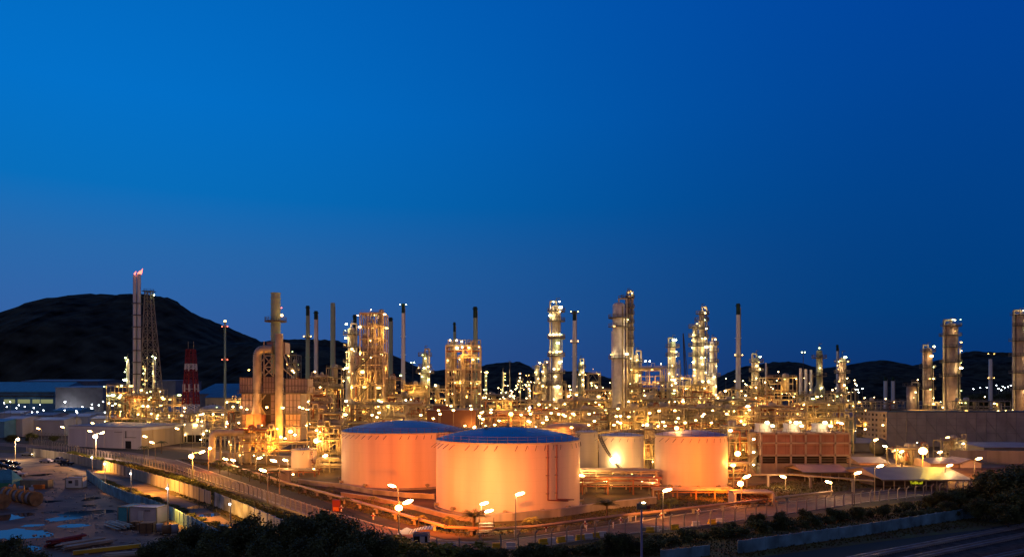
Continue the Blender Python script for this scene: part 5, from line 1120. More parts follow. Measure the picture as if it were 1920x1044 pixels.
spot(F5, (1, -1.5, 7), (gx(345, 172), 172, 0), 60000, 60, (1, .42, .05), .4, .9); spot(F6, (1, -2, 7.5), (gx(130, 258), 258, 0), 60000, 60, (1, .40, .05), .4, .9)
t_ = [o for o in COL.objects if o.get('label') == 'street lamp behind the hut by the windowed gable'][0]; spot(t_, (.5, .8, 15), (gx(1635, 370), 372, 9), 26000, 110, (1, .50, .12), .4, .9)  # flood beam added at this street lamp to brighten the gable
t_ = [o for o in COL.objects if o.get('label') == 'street lamp with yellow light on the big shed roof'][0]; point(t_, (1.5, 7, 9), 5200, (1, .62, .06))
spot(F7, (4, -2, 8), (gx(1770, 205), 205, 6), 14000, 110, (1, .45, .06), .5, .9)

# ------------------------------------------------------------------ fences, walls
def along(pts, step):
    P = [Vector(G(*p)) for p in pts]; out_ = []; acc = 0
    for a, c in zip(P, P[1:]):
        d = (c - a).length; s_ = acc
        while s_ < d: out_.append((a.lerp(c, s_ / d), (c - a).normalized())); s_ += step
        acc = s_ - d
    return out_
def postfence(label, pts, step, h, side, m=conc, base=None):
    S = along(pts, step); o0 = S[0][0]; t = thing('boundary_fence', label, 'fence', o0.x, o0.y); wires = MB(); prev = None
    for p, d in S:
        q = p - o0; n = Vector((-d.y, d.x)) * side; b = MB()
        b.beam((q.x, q.y, 0), (q.x, q.y, h), .2); b.beam((q.x, q.y, h), (q.x + n.x * .55, q.y + n.y * .55, h + .6), .17); b.build('post', m, t)
        cur = [(q.x, q.y, h * k) for k in (.1, .35, .6, .8, .98)] + [(q.x + n.x * k, q.y + n.y * k, h + k) for k in (.25, .5)]
        if prev:
            for a, c in zip(prev, cur): wires.beam(a, c, .025)
        prev = cur
    wires.build('wire', steel, t)
    if base:
        b = MB(); P = [Vector(G(*p)) - o0 for p in pts]
        for a, c in zip(P, P[1:]): b.beam((a.x, a.y, base / 2), (c.x, c.y, base / 2), .3, base)
        b.build('base_wall', conc, t)
    return t
postfence('bent-topped concrete post fence along the left perimeter road', [(145, 851), (250, 868), (340, 890), (400, 911), (480, 935), (525, 951), (600, 978), (660, 1000), (723, 1022), (760, 1034)], 3.1, 2.5, -1, conc, .5)
postfence('bent-topped concrete post fence along the front perimeter road', [(900, 1036), (940, 1037), (1043, 1022), (1136, 1006), (1222, 998), (1300, 989), (1372, 980), (1441, 969), (1524, 957), (1615, 944), (1716, 933), (1900, 912)], 3.35, 2.5, -1, conc)
postfence('far bent-topped post fence in front of the warehouse left end', [(55, 832), (100, 842), (145, 850)], 3.5, 2.8, 1, conc)
postfence('far bent-topped post fence behind the first, beside the far street lamps', [(60, 820), (130, 826)], 4.2, 2.8, 1, conc)
def bigwall(label, pts, h, m, name='boundary_wall', joints=4.0):
    P = [Vector(G(*p)) for p in pts]; o0 = P[0]; t = thing(name, label, 'wall', o0.x, o0.y)
    S = along(pts, joints)
    for (a, d), (c, _) in zip(S, S[1:]):
        p, q = a - o0, c - o0; hh = h + R.uniform(-.04, .04); b = MB(); b.beam((p.x, p.y, hh / 2), (q.x, q.y, hh / 2), .18, hh); b.build('panel', m, t)
        b = MB(); b.beam((p.x, p.y, 0), (p.x, p.y, h + .12), .28); b.build('post', conc if m is conc else m, t)
    return t
bigwall('long stained concrete wall running from the left road down to the pale sheet wall', [(50, 852), (120, 863), (215, 886), (330, 922), (402, 948)], 3.0, conc)
bigwall('weathered pale sheet wall continuing the long concrete wall', [(403, 948), (470, 977), (530, 1006), (580, 1032)], 3.0, whitefence)
bigwall('dark sheet fence between the storage yard and the earth track', [(163, 896), (196, 922), (235, 940), (270, 952), (320, 972), (375, 1002), (420, 1026)], 2.4, fenceblue, 'sheet_fence', 3)
bigwall('blue corrugated wall along the railway at lower right', [(1385, 1037), (1500, 1020), (1625, 1002), (1745, 982), (1839, 968)], 2.0, fenceblue, 'sheet_fence', 3)
bigwall('short blue corrugated wall piece at the lower middle edge', [(1240, 1050), (1300, 1044), (1350, 1038)], 1.6, fenceblue, 'sheet_fence', 3)
bigwall('blue corrugated wall piece at the right edge behind the big hedge', [(1870, 962), (1960, 950)], 1.8, fenceblue, 'sheet_fence', 3)
# railway
for i, (a, c) in enumerate([((1590, 1050), (1960, 978)), ((1640, 1062), (2010, 985)), ((1800, 1060), (2100, 998))]):
    A, B_ = Vector(G(*a)), Vector(G(*c)); d = (B_ - A).normalized(); n = Vector((-d.y, d.x)); t = thing('railway_track', ('railway track nearest the blue corrugated wall', 'middle railway track at lower right', 'railway track in the lower right corner')[i], 'railway track', A.x, A.y)
    Ln = (B_ - A).length
    for s_ in (-.55, .55): MB().beam((n.x * s_, n.y * s_, .3), (n.x * s_ + d.x * Ln, n.y * s_ + d.y * Ln, .3), .16, .18).build('rail', railm, t)
    b = MB()
    for k in range(int(Ln / .7)): p = d * k * .7; b.box(p.x, p.y, .15, .26, 2.0, .14, math.atan2(d.y, d.x))
    o = b.build('sleeper', conc, t); o['kind'] = 'stuff'
# blocks along front road
bl = [(932, 1030), (958, 1029), (1018, 1022), (1033, 1020), (1052, 1018), (1067, 1016), (1088, 1014), (1103, 1012), (1116, 1010), (1129, 1008), (1218, 999), (1228, 998), (1265, 994), (1305, 988), (1335, 984), (1350, 982)]
proto = {}
for i, (px, py) in enumerate(bl):
    x, D = G(px, py - 2); m = yellowp if i % 2 == 0 else whitepaint
    if m not in proto:
        b = MB(); b.prism([(-.8, -.4), (.8, -.4), (.8, .4), (-.8, .4)], 0, .35); b.box(0, 0, .65, 1.5, .35, .6); proto[m] = b.mesh('road_block', m)
    o = bpy.data.objects.new('road_block', proto[m]); COL.objects.link(o); o.location = (x, D, .02); o.rotation_euler = (0, 0, .3 + R.uniform(-.2, .2)); tag(o, f'{"yellow" if i % 2 == 0 else "white"} concrete road block by the front fence, {ORD[i]} from the left', 'road block', 'concrete blocks along the front road')
# marker posts
for i, (px, py) in enumerate([(1178, 979), (1192, 977), (1205, 980), (1150, 990), (1243, 978), (965, 1006), (1100, 995)]):
    x, D = G(px, py); o = MB().cyl((0, 0, 0), (0, 0, .9), .09).cyl((0, 0, .9), (0, 0, 1.15), .14).build('marker_post', whitepaint); o.location = (x, D, .02); tag(o, f'short white marker post beside the front road, {ORD[i]} of seven', 'marker post', 'white marker posts by the road')
for i, (px, py) in enumerate([(972, 1001), (1024, 998), (1097, 990), (1164, 983), (1240, 974), (1310, 966), (700, 975), (640, 960)]):
    t = thing('fire_hydrant', f'white fire hydrant standing in the verge inside the perimeter road, {ORD[i]} listed', 'fire hydrant', *G(px, py - 2), 0, 0, 'fire hydrants in the verge')
    t['label'] = 'white fire hydrant standing in the grass verge inside the perimeter road'
    MB().cyl((0, 0, 0), (0, 0, 1.1), .14).cyl((0, 0, 1.1), (0, 0, 1.3), .2, .08).build('body', whitepaint, t); MB().cyl((-.4, 0, .8), (.4, 0, .8), .1).build('outlet', whitepaint, t); MB().cyl((0, -.3, .8), (0, -.36, .8), .22, .22, 12).build('handwheel', redpaint, t)
b = MB(); rd = random.Random(5)
for i in range(420):
    px, py = rd.uniform(60, 330), rd.uniform(880, 1040)
    if px > 160 + (py - 895) * 1.5: continue
    x, D = G(px, py); b.box(x, D, .08, rd.uniform(.1, .7), rd.uniform(.1, .4), rd.uniform(.06, .25), rd.uniform(0, 3))
struct(b.build('debris', conc), 'stuff')
# guard booth, tent, bicycle, barrier
x, D = G(790, 1026); t = thing('guard_booth', 'small guard booth with a curved striped roof at the road bend', 'guard booth', x, D)
b = MB(); b.box(0, 0, .55, 2.5, 2.2, 1.1); b.build('lower_wall', mat('blue_grey_wall', (.3, .33, .5), .6), t); MB().box(0, 0, 1.6, 2.4, 2.1, 1.0).build('window', glass, t); MB().box(0, 0, 2.25, 2.5, 2.2, .3).build('upper_wall', mat('blue_grey_wall', (.3, .3, .5)), t)
for sx in (-1.2, 0, 1.2):
    for sy in (-1.05, 1.05): MB().box(sx, sy, 1.6, .14, .14, 1.1).build('corner_post', whitepaint, t)
MB().box(.3, -1.12, 1.05, .8, .08, 2.0).build('door', whitepaint, t)
b = MB(); n = 8; P = [(-1.9 + 3.8 * i / n, 2.55 + .75 * sin(pi * (i / n) * .55 + .1)) for i in range(n + 1)]
for (a, za), (c, zc) in zip(P, P[1:]): b.add([(a, -1.6, za), (c, -1.6, zc), (c, 1.6, zc), (a, 1.6, za)], [(0, 1, 2, 3)])
b.build('curved_roof', whitepaint, t); b = MB()
for i in range(9): b.beam((P[i][0], -1.6, P[i][1] + .03), (P[i][0], 1.6, P[i][1] + .03), .07)
b.build('roof_rib', darksteel, t)
x, D = G(763, 1020); t = thing('canopy_tent', 'small pale blue canopy tent left of the guard booth', 'tent', x, D); b = MB(); b.add([(-1.5, -1.5, 2.0), (1.5, -1.5, 2.0), (1.5, 1.5, 2.0), (-1.5, 1.5, 2.0), (0, 0, 2.9)], [(0, 1, 4), (1, 2, 4), (2, 3, 4), (3, 0, 4)]); b.build('canopy', mat('pale_blue_canvas', (.45, .55, .75), .7), t)
for c in cs: MB().cyl((c[0] * 1.4, c[1] * 1.4, 0), (c[0] * 1.4, c[1] * 1.4, 2.0), .05).build('leg', steel, t)
x, D = G(829, 1035); t = thing('bicycle', 'dark bicycle parked behind the gate rail right of the guard booth', 'bicycle', x, D)
for sx in (-.55, .55):
    b = MB(); pts = [(sx + .33 * cos(a * pi / 8), 0, .35 + .33 * sin(a * pi / 8)) for a in range(17)]; b.path(pts, .03, 6); o = b.build('wheel', rubber, t)
    b = MB(); [b.beam((sx, 0, .35), (sx + .33 * cos(a * pi / 4), 0, .35 + .33 * sin(a * pi / 4)), .015) for a in range(8)]; b.build('spokes', steel, o)
MB().path([(-.55, 0, .35), (-.25, 0, .8), (.35, 0, .85), (0, 0, .35), (-.55, 0, .35)], .025).path([(-.25, 0, .8), (0, 0, .35)], .025).path([(.55, 0, .35), (.35, 0, .95)], .025).build('frame', redpaint, t)
MB().box(-.27, 0, .92, .25, .12, .06).build('saddle', rubber, t); MB().beam((.33, -.25, 1), (.33, .25, 1), .04).build('handlebar', steel, t)
t = thing('gate_rail', 'straight white gate rail on posts right of the guard booth', 'gate', *G(819, 1040))
A, B_ = Vector(G(819, 1040)), Vector(G(903, 1038)); q = B_ - A
for k in (0, .5, 1): MB().beam((q.x * k, q.y * k, 0), (q.x * k, q.y * k, 2.7), .2).build('post', conc, t)
MB().beam((0, 0, 1.9), (q.x, q.y, 1.9), .1).beam((0, 0, 1.0), (q.x, q.y, 1.0), .06).build('rail', whitepaint, t)
t = thing('round_sign', 'small round white and blue road sign on the gate rail', 'sign', *G(851, 1042)); MB().cyl((0, 0, 0), (0, 0, 1.8), .04).build('post', steel, t); MB().cyl((0, -.06, 1.5), (0, -.1, 1.5), .42, .42, 20).build('disc', whitepaint, t); MB().cyl((0, -.1, 1.5), (0, -.12, 1.5), .3, .3, 20).build('symbol_disc', mat('sign_blue', (.05, .12, .5), .5), t); MB().box(0, -.13, 1.5, .1, .02, .4).build('symbol', whitepaint, t)
# blue camera mast near the centre bottom
x, D = 13.6, 78.5; t = thing('camera_mast', 'tall slim blue-grey mast with boxes on top at the lower middle edge', 'mast', gx(1203, 100), 100)
zt = gz(946, 100); MB().cyl((0, 0, 0), (0, 0, zt), .17, .12, 10).build('pole', mat('blue_grey_mast_paint', (.25, .28, .5), .5), t); MB().box(0, 0, zt - .2, 1.3, .5, .7).build('lamp_box', darksteel, t); MB().box(.9, 0, zt - .3, .5, .4, .5).build('box', redbundle, t); MB().box(-.1, -.1, zt + .3, .8, .4, .15).build('camera_arm', steel, t); MB().box(.3, -.1, zt - 3.2, .5, .4, .5).build('junction_box', steel, t)
lamp(t, .2, -.3, zt + .35, 'white', .12, 2)

# ------------------------------------------------------------------ yard contents
def car(label, px, py, rot, m, kind='sedan', lights=False):
    x, D = G(px, py); t = thing('parked_car', label, 'car', x, D, .03, rot)
    if kind == 'sedan': prof = [(-2.2, .35), (-2.2, .85), (-1.5, .95), (-.9, 1.42), (.6, 1.42), (1.2, .98), (2.15, .8), (2.2, .35)]
    else: prof = [(-2.5, .5), (-2.5, 1.05), (-.7, 1.08), (-.5, 1.72), (.8, 1.72), (1.4, 1.12), (2.4, 1.0), (2.45, .5)]
    w_ = .86; b = MB(); n = len(prof); v = [(a, -w_ * (1 if z < 1.1 else .85), z) for a, z in prof] + [(a, w_ * (1 if z < 1.1 else .85), z) for a, z in prof]
    b.add(v, [tuple(range(n)), tuple(range(2 * n - 1, n - 1, -1))] + [(i, n + i, n + (i + 1) % n, (i + 1) % n) for i in range(n)])
    o = b.build('body', m, t); bv = o.modifiers.new('bevel', 'BEVEL'); bv.width = .08; bv.segments = 2
    z0, z1 = (1.0, 1.36) if kind == 'sedan' else (1.15, 1.62); a0, a1 = (-1.15, .95) if kind == 'sedan' else (-.5, 1.0)
    b = MB()
    for s_ in (-1, 1): b.add([(a0 - .1, s_ * .84, z0), (a1 + .15, s_ * .84, z0), (a1 - .3, s_ * .76, z1), (a0 + .2, s_ * .76, z1)], [(0, 1, 2, 3)])
    b.build('side_window', glass, t)
    for sx in (-1.4, 1.4):
        for s_ in (-1, 1): MB().cyl((sx, s_ * .68, .34), (sx, s_ * .9, .34), .34, .34, 16).build('wheel', rubber, t)
    if lights:
        for s_ in (-.6, .6): lamp(t, 2.25, s_, .7, 'white', .12, 1, 0, 'headlight')
    return t
car('white sedan parked on the yard road beside the black pickup', 87, 867, pi * .97, carwhite)
car('black pickup truck parked right of the white sedan', 124, 872, pi * .97, carblack, 'pickup')
car('silver pickup truck behind the black pickup', 112, 865, pi * .95, carsilver, 'pickup')
car('car with headlights on driving in beside the long concrete wall', 51, 854, 0, carsilver, 'sedan', True)
car('white pickup truck below the row of dark cars at the left edge', 33, 893, pi, carwhite, 'pickup')
for i, (px, py) in enumerate([(6, 868), (24, 872), (8, 878), (28, 882), (10, 888), (-6, 873)]): car(f'dark parked car in the cluster at the left edge, {ORD[i]} counting from the top', px, py, pi + R.uniform(-.2, .2), carblack)
point([o for o in COL.objects if o.get('label', '').startswith('car with headlights')][0], (3.2, -.5, .8), 250, (1, .75, .4))
# containers
def container(label, px, py, rot, L_, W_, H_, m):
    x, D = G(px, py); t = thing('container', label, 'container', x, D, .03, rot); b = MB(); b.box(0, 0, H_ / 2 + .1, L_, W_, H_); b.build('body', m, t)
    b = MB()
    for sx in (-1, 1):
        for sy in (-1, 1): b.box(sx * L_ / 2, sy * W_ / 2, H_ / 2 + .1, .16, .16, H_ + .1)
    for z in (.12, H_ + .1):
        for sy in (-1, 1): b.box(0, sy * W_ / 2, z, L_, .14, .16)
        for sx in (-1, 1): b.box(sx * L_ / 2, 0, z, .14, W_, .16)
    b.build('frame', steel, t); return t
c1 = container('teal container with the pale container at its right', 246, 975, -.25, 2.2, 4.5, 2.9, teal)
c2 = container('off-white container with a brown roof edge beside the sheet fence', 279, 979, -.12, 5.6, 3.6, 3.1, pinkw); MB().box(-.5, -1.85, 1.4, 1.0, .06, 2.2).build('door', whitewall, c2); MB().box(.9, -1.85, 2.6, 1.2, .05, .16).build('name_plate', textm, c2)
c3 = container('small white site cabin at the upper end of the sheet fence', 143, 914, .1, 4.2, 2.6, 2.7, whitewall); MB().box(.7, -1.35, 1.5, .8, .06, 1.6).build('door', greywall, c3); MB().box(-.9, -1.35, 1.7, .9, .06, .7).build('window', glass, c3)
c4 = container('low beige stack of block-like crates below the cars', 52, 914, 0, 12, 2.2, 2.0, mat('beige_crate', (.30, .27, .18), .8, kind='panels'))
t = thing('tarpaulin_tent', 'shed under a blue and green tarpaulin at the left edge', 'tent', *G(4, 916)); b = MB(); b.add([(-4, -2, 0), (4, -2, 0), (4, 2, 0), (-4, 2, 0), (-4, -2, 2.6), (4, -2, 2.6), (4, 2, 2.6), (-4, 2, 2.6), (-4, 0, 5), (2.5, 0, 5)], [(0, 1, 5, 4), (1, 2, 6, 5), (2, 3, 7, 6), (3, 0, 4, 7), (4, 5, 9, 8), (6, 7, 8, 9), (5, 6, 9), (7, 4, 8)]); b.build('tarpaulin', tarp, t); MB().box(0, -2.05, .9, 8, .06, 1.8).build('green_skirt', mat('green_tarpaulin', (.05, .3, .16), .6), t)
t = thing('skip', 'small orange skip beside the cable reels', 'skip', *G(73, 916)); MB().box(0, 0, .6, 2.4, 1.3, 1.1).build('body', orangep, t); MB().box(-1.3, 0, .9, .8, 1.2, .4).build('lid', whitepaint, t)
def reel(label, px, py, r, w_, rot, m=wood, cm=cable):
    x, D = G(px, py); t = thing('cable_reel', label, 'cable reel', x, D, .03 + r, rot)
    for s_ in (-1, 1): MB().cyl((s_ * w_ / 2, 0, 0), (s_ * (w_ / 2 + .1), 0, 0), r, r, 24).cyl((s_ * (w_ / 2 + .1), 0, 0), (s_ * (w_ / 2 + .12), 0, 0), .18, .18, 12).build('flange', m, t)
    MB().cyl((-w_ / 2, 0, 0), (w_ / 2, 0, 0), r * .86, r * .86, 22, False).build('cable_winding', cm, t); return t
for i in range(5): reel(f'silver-wound cable reel in the front row at left, {ORD[i]} from the left', 12 + i * 11.5, 936 + i * 2.5, 1.55, .95, -.25, wood, cable)
reel('large timber reel ending the front row of cable reels', 66, 948, 1.6, .8, -.4, wood, wood); reel('timber cable reel cut by the left edge', 3, 953, 1.6, 1.2, -.5, wood, wood)
for i, (px, py) in enumerate([(22, 926), (40, 929), (58, 932)]): reel(f'dark timber cable reel behind the silver-wound row, {ORD[i]} from the left', px, py, 1.3, 1, .3 + i * .2, wood, cable)
for i, (px, py, m) in enumerate([(299, 999, cable), (311, 1002, wood), (327, 1001, cable)]): reel(('silver drum reel lying right of the timber crates', 'brown drum reel lying between two silver ones', 'silver drum reel half hidden by the tree')[i], px, py, .95, 1.1, .5, wood, m)
for i, (px, py, s) in enumerate([(256, 990, 1.5), (265, 992, 1.2), (277, 997, 2.0)]):
    x, D = G(px, py); t = thing('timber_crate', ('timber crate leaning below the teal container', 'small timber crate in the middle below the off-white container', 'largest timber crate below the off-white container')[i], 'crate', x, D, .03, .1 * i); MB().box(0, 0, s * .45, s * 1.2, s, s * .9).build('body', wood, t); b = MB()
    for k in (-.5, 0, .5): b.box(k * s * 1.1, -s / 2 - .03, s * .45, .1, .06, s * .9)
    b.build('batten', bark, t)
def bundle(label, name, cat, p0, p1, n, r, m, h=.6, w_=1.6):
    A, B_ = Vector(G(*p0)), Vector(G(*p1)); d = B_ - A; nrm = Vector((-d.y, d.x)).normalized(); t = thing(name, label, cat, A.x, A.y, .03)
    for i in range(n):
        o = nrm * R.uniform(-w_ / 2, w_ / 2); z = r + R.uniform(0, h); e = R.uniform(0, .15); f_ = R.uniform(.85, 1); b = MB(); a = d * e + o; c = d * f_ + o + nrm * R.uniform(-.2, .2); b.cyl((a.x, a.y, z), (c.x, c.y, z), r, r, 8); b.build('tube', m, t)
    return t
bundle('bundle of silver scaffold poles left of the teal container', 'scaffold_bundle', 'scaffolding', (208, 984), (242, 994), 22, .1, pipe_m, .9, 3)
bundle('dark red steel bundle at the lower left', 'steel_bundle', 'steel bundle', (84, 1028), (156, 1014), 10, .2, redbundle, 1.0, 2)
bundle('tangled heap of pale tubes above the yellow beam', 'scrap_heap', 'scrap heap', (108, 1032), (205, 1016), 34, .1, pipe_m, .7, 4)
bundle('heap of pale tubes below the yellow beam at the bottom edge', 'scrap_heap', 'scrap heap', (190, 1046), (275, 1040), 20, .1, pipe_m, .5, 2)
A, B_ = Vector(G(137, 1040)), Vector(G(264, 1026)); d = B_ - A; t = thing('crane_beam', 'long bright yellow steel beam lying in the yard', 'beam', A.x, A.y, .03); MB().beam((0, 0, .35), (d.x, d.y, .35), .5, .6).build('beam', yellowp, t); MB().beam((d.x * .45, d.y * .45 - .27, .35), (d.x * .65, d.y * .65 - .27, .35), .03, .3).build('dark_marking', textm, t)

# ------------------------------------------------------------------ vegetation
def crown_mesh(name, m, n, rx, rz, zc, leaf, seed, lobes=9, base=.25):
    r = random.Random(seed); v = []; f = []
    L_ = [(r.uniform(-.6, .6) * rx, r.uniform(-.6, .6) * rx, zc + r.uniform(-.75, .65) * rz, r.uniform(.28, .55)) for _ in range(lobes)]
    for i in range(n):
        lx, ly, lz, lr_ = L_[r.randrange(lobes)]
        d = Vector((r.gauss(0, 1), r.gauss(0, 1), r.gauss(0, .85))).normalized() * (r.random() ** .45 if r.random() < .82 else r.uniform(.9, 1.5))
        p = Vector((lx + d.x * lr_ * rx, ly + d.y * lr_ * rx, max(.05, lz + d.z * lr_ * rz)))
        s = leaf * r.uniform(.5, 1.3); a = Vector((r.gauss(0, 1), r.gauss(0, 1), r.gauss(0, .6))).normalized(); b_ = a.cross(Vector((r.gauss(0, 1), r.gauss(0, 1), r.gauss(0, 1)))).normalized()
        k = len(v); v += [tuple(p - a * s), tuple(p + b_ * s * .45), tuple(p + a * s), tuple(p - b_ * s * .45)]; f.append((k, k + 1, k + 2, k + 3))
    b = MB(); b.add(v, f); return b.mesh(name, m)
CR = [crown_mesh('crown', leafd, 9000, 3.6, 3.4, 5.0, .26, s, 13) for s in (1, 2, 3)]
BU = [crown_mesh('foliage', leafd, 2600, 2.0, 1.3, 1.1, .2, s, 8) for s in (4, 5, 6)]
LO = [crown_mesh('foliage', leafl, 700, 1.0, .6, .5, .14, s, 6) for s in (7, 8)]
TRK = []
for s in range(2):
    b = MB(); b.cyl((0, 0, 0), (.1, 0, 2.6), .24, .16, 8)
    for k in range(7):
        a = k * 2.4; b.cyl((.1, 0, 1.6 + k * .2), (1.8 * cos(a), 1.8 * sin(a), 4 + k * .35), .1, .03, 6)
    TRK.append(b.mesh('trunk', bark))
def tree(label, px, D, ytop, s=1.0, group=None, cat='tree', name='tree', wide=1.0):
    z = gz(ytop, D); k = z / 8.1
    t = thing(name, label, cat, gx(px, D), D, 0, R.uniform(0, 6), group)
    o = bpy.data.objects.new('crown', R.choice(CR)); COL.objects.link(o); o.parent = t; o.scale = (k * wide, k * wide, k)
    o = bpy.data.objects.new('trunk', R.choice(TRK)); COL.objects.link(o); o.parent = t; o.scale = (k, k, k); return t
def bush(label, px, py, s=1.0, meshes=None, group=None, wide=1.2, name='bush', ytop=None):
    x, D = G(px, py); o = bpy.data.objects.new(name, R.choice(meshes or BU)); COL.objects.link(o); o.location = (x, D, -.05); o.rotation_euler = (0, 0, R.uniform(0, 6))
    sz = s * R.uniform(.85, 1.2); o.scale = (sz * wide, sz * wide, sz)
    return tag(o, label, 'bush', group)
# near trees, lower left
NT = [(330, 104, 1000), (372, 106, 984), (420, 103, 990), (468, 107, 972), (520, 103, 985), (560, 106, 968), (600, 108, 960), (640, 104, 968), (676, 102, 985), (712, 100, 1006), (290, 100, 1018), (500, 98, 1012), (580, 98, 1002), (650, 96, 1015), (400, 98, 1012), (345, 96, 1025)]
for i, (px, D, y) in enumerate(sorted(NT)): tree(f'dark leafy tree at the lower edge below the sheet wall, {ORD[i]} from the left', px, D, y, group='dark trees along the lower left edge', wide=.95)
for i, (px, D, y) in enumerate([(-8, 104, 1016), (28, 100, 1012), (55, 97, 1032)]): tree(f'dark tree in the lower left corner, {ORD[i]} from the left', px, D, y, group='dark trees in the lower left corner')
for i, (px, D, y) in enumerate([(1152, 112, 998), (1176, 114, 1000)]): tree(('round dark tree left of the blue-grey mast', 'round dark tree touching the blue-grey mast')[i], px, D, y, wide=1.05)
for i, (px, D, y) in enumerate([(1368, 134, 978), (1420, 138, 962), (1465, 140, 960), (1510, 145, 955), (1560, 148, 952), (1612, 150, 950), (1660, 152, 946), (1704, 155, 938), (1745, 160, 930), (1770, 158, 920), (1800, 158, 912), (1835, 158, 905), (1868, 155, 888), (1900, 152, 878), (1935, 150, 872), (1720, 150, 958), (1780, 150, 940), (1830, 148, 935), (1880, 146, 925), (1925, 143, 920), (1890, 140, 945)]):
    tree(f'dark shrubby tree in the overgrown belt along the railway, {ORD[i]} planted', px, D, y, group='dark trees between the front fence and the railway', wide=1.15)
for o in [o for o in COL.objects if o.get('group') == 'dark trees between the front fence and the railway']: pass
# relabel belt trees left to right
belt = sorted([o for o in COL.objects if o.get('group') == 'dark trees between the front fence and the railway'], key=lambda o: o.location.x / o.location.y)
for i, o in enumerate(belt): o['label'] = f'dark shrubby tree between the front fence and the railway, {ORD[i]} from the left'
k = 0; BS = []
for px in range(790, 1240, 22): BS.append((px + R.uniform(-6, 6), 1056 - R.uniform(0, 6) - (px - 790) * .045))
for px in range(1215, 1760, 26): BS.append((px + R.uniform(-6, 6), 1024 - (px - 1215) * .135 + R.uniform(-3, 3)))
for px in range(1700, 1920, 20): BS.append((px, 972 - (px - 1700) * .1 + R.uniform(-4, 4)))
for i, (px, py) in enumerate(sorted(BS)): bush('low dark bush in the overgrown strip outside the front fence', px, py, R.uniform(.5, .95), None, 'low bushes outside the front fence')
LS_ = along([(130, 850), (215, 870), (330, 896), (400, 922), (470, 950), (530, 975), (600, 1005)], 1.3)
for i, (p, d) in enumerate(LS_):
    o = bpy.data.objects.new('hedge_plant', LO[i % 2]); COL.objects.link(o); o.location = (p.x + R.uniform(-.6, .6), p.y + R.uniform(-.6, .6), 0); o.rotation_euler = (0, 0, R.uniform(0, 6)); sz = R.uniform(.6, 1.35); o.scale = (sz * 1.2, sz * 1.2, sz)
    tag(o, 'yellow-green plant in the low hedge between the left fence and the concrete wall', 'hedge plant', 'low hedge plants along the left fence')
for i, (px, py) in enumerate([(755, 1040), (775, 1044), (800, 1046), (822, 1048), (845, 1046), (868, 1048), (890, 1046), (740, 1034), (812, 1042), (730, 1024)]): bush(f'bright yellow-green low bush in front of the guard booth, {ORD[i]}', px, py, 2.1, LO, 'yellow-green bushes in front of the guard booth', 1.4)
bb_ = sorted([o for o in COL.objects if o.get('group') == 'yellow-green bushes in front of the guard booth'], key=lambda o: o.location.x / o.location.y)
for i, o in enumerate(bb_): o['label'] = f'bright yellow-green low bush in front of the guard booth, {ORD[i]} from the left'
# embankment brush between the sheet fence and the track
for i, (p, d) in enumerate(along([(185, 902), (240, 925), (300, 948), (350, 972), (400, 1000)], 2.4)):
    o = bpy.data.objects.new('bush', R.choice(BU)); COL.objects.link(o); o.location = (p.x + R.uniform(0, 1.5), p.y + R.uniform(0, 1.5), -.2); o.rotation_euler = (0, 0, R.uniform(0, 6)); sz = R.uniform(.3, .5); o.scale = (sz * 1.5, sz * 1.5, sz); tag(o, 'low brown-green scrub on the bank beside the sheet fence', 'bush', 'scrub on the bank beside the earth track')
# grass tufts on verge (stuff)
r = random.Random(9); b = MB(); v = []; f = []
def tufts(pts, n):
    P = [Vector(G(*p)) for p in pts]
    x0, x1 = min(p.x for p in P), max(p.x for p in P); y0, y1 = min(p.y for p in P), max(p.y for p in P); c = 0
    def inside(x, y):
        s_ = False; j = len(P) - 1
        for i in range(len(P)):
            if (P[i].y > y) != (P[j].y > y) and x < (P[j].x - P[i].x) * (y - P[i].y) / (P[j].y - P[i].y) + P[i].x: s_ = not s_
            j = i
        return s_
    while c < n:
        x, y = r.uniform(x0, x1), r.uniform(y0, y1)
        if not inside(x, y): continue
        c += 1
        for k in range(3):
            a = r.uniform(0, pi); h = r.uniform(.1, .38); w_ = r.uniform(.08, .2); q = len(v); dx, dy = cos(a) * w_, sin(a) * w_; lx, ly = r.uniform(-.15, .15), r.uniform(-.15, .15)
            v.extend([(x - dx, y - dy, 0), (x + dx, y + dy, 0), (x + lx, y + ly, h)]); f.append((q, q + 1, q + 2))
tufts([(332, 860), (420, 882), (560, 925), (700, 966), (800, 992), (870, 1006), (940, 1004), (1134, 978), (1243, 961), (1377, 942), (1500, 931), (1640, 912), (1700, 895), (1500, 898), (1300, 925), (1120, 958), (960, 984), (800, 970), (660, 930), (560, 905), (470, 880)], 9000)
tufts([(200, 856), (330, 884), (400, 912), (480, 939), (600, 982), (723, 1026), (790, 1046), (850, 1049), (940, 1043), (1136, 1014), (1372, 986), (1524, 965), (1716, 940), (2000, 905), (2000, 965), (1640, 1012), (1300, 1060), (560, 1060), (520, 1010), (380, 950)], 14000)
tufts([(188, 901), (240, 916), (290, 942), (340, 967), (400, 998), (415, 1020), (375, 998), (320, 969), (270, 949), (235, 937), (196, 919)], 3500)
b.add(v, f); o = b.build('grass', mat('dry_grass_blades', (.10, .10, .035), .9, .4, .3)); struct(o, 'stuff')
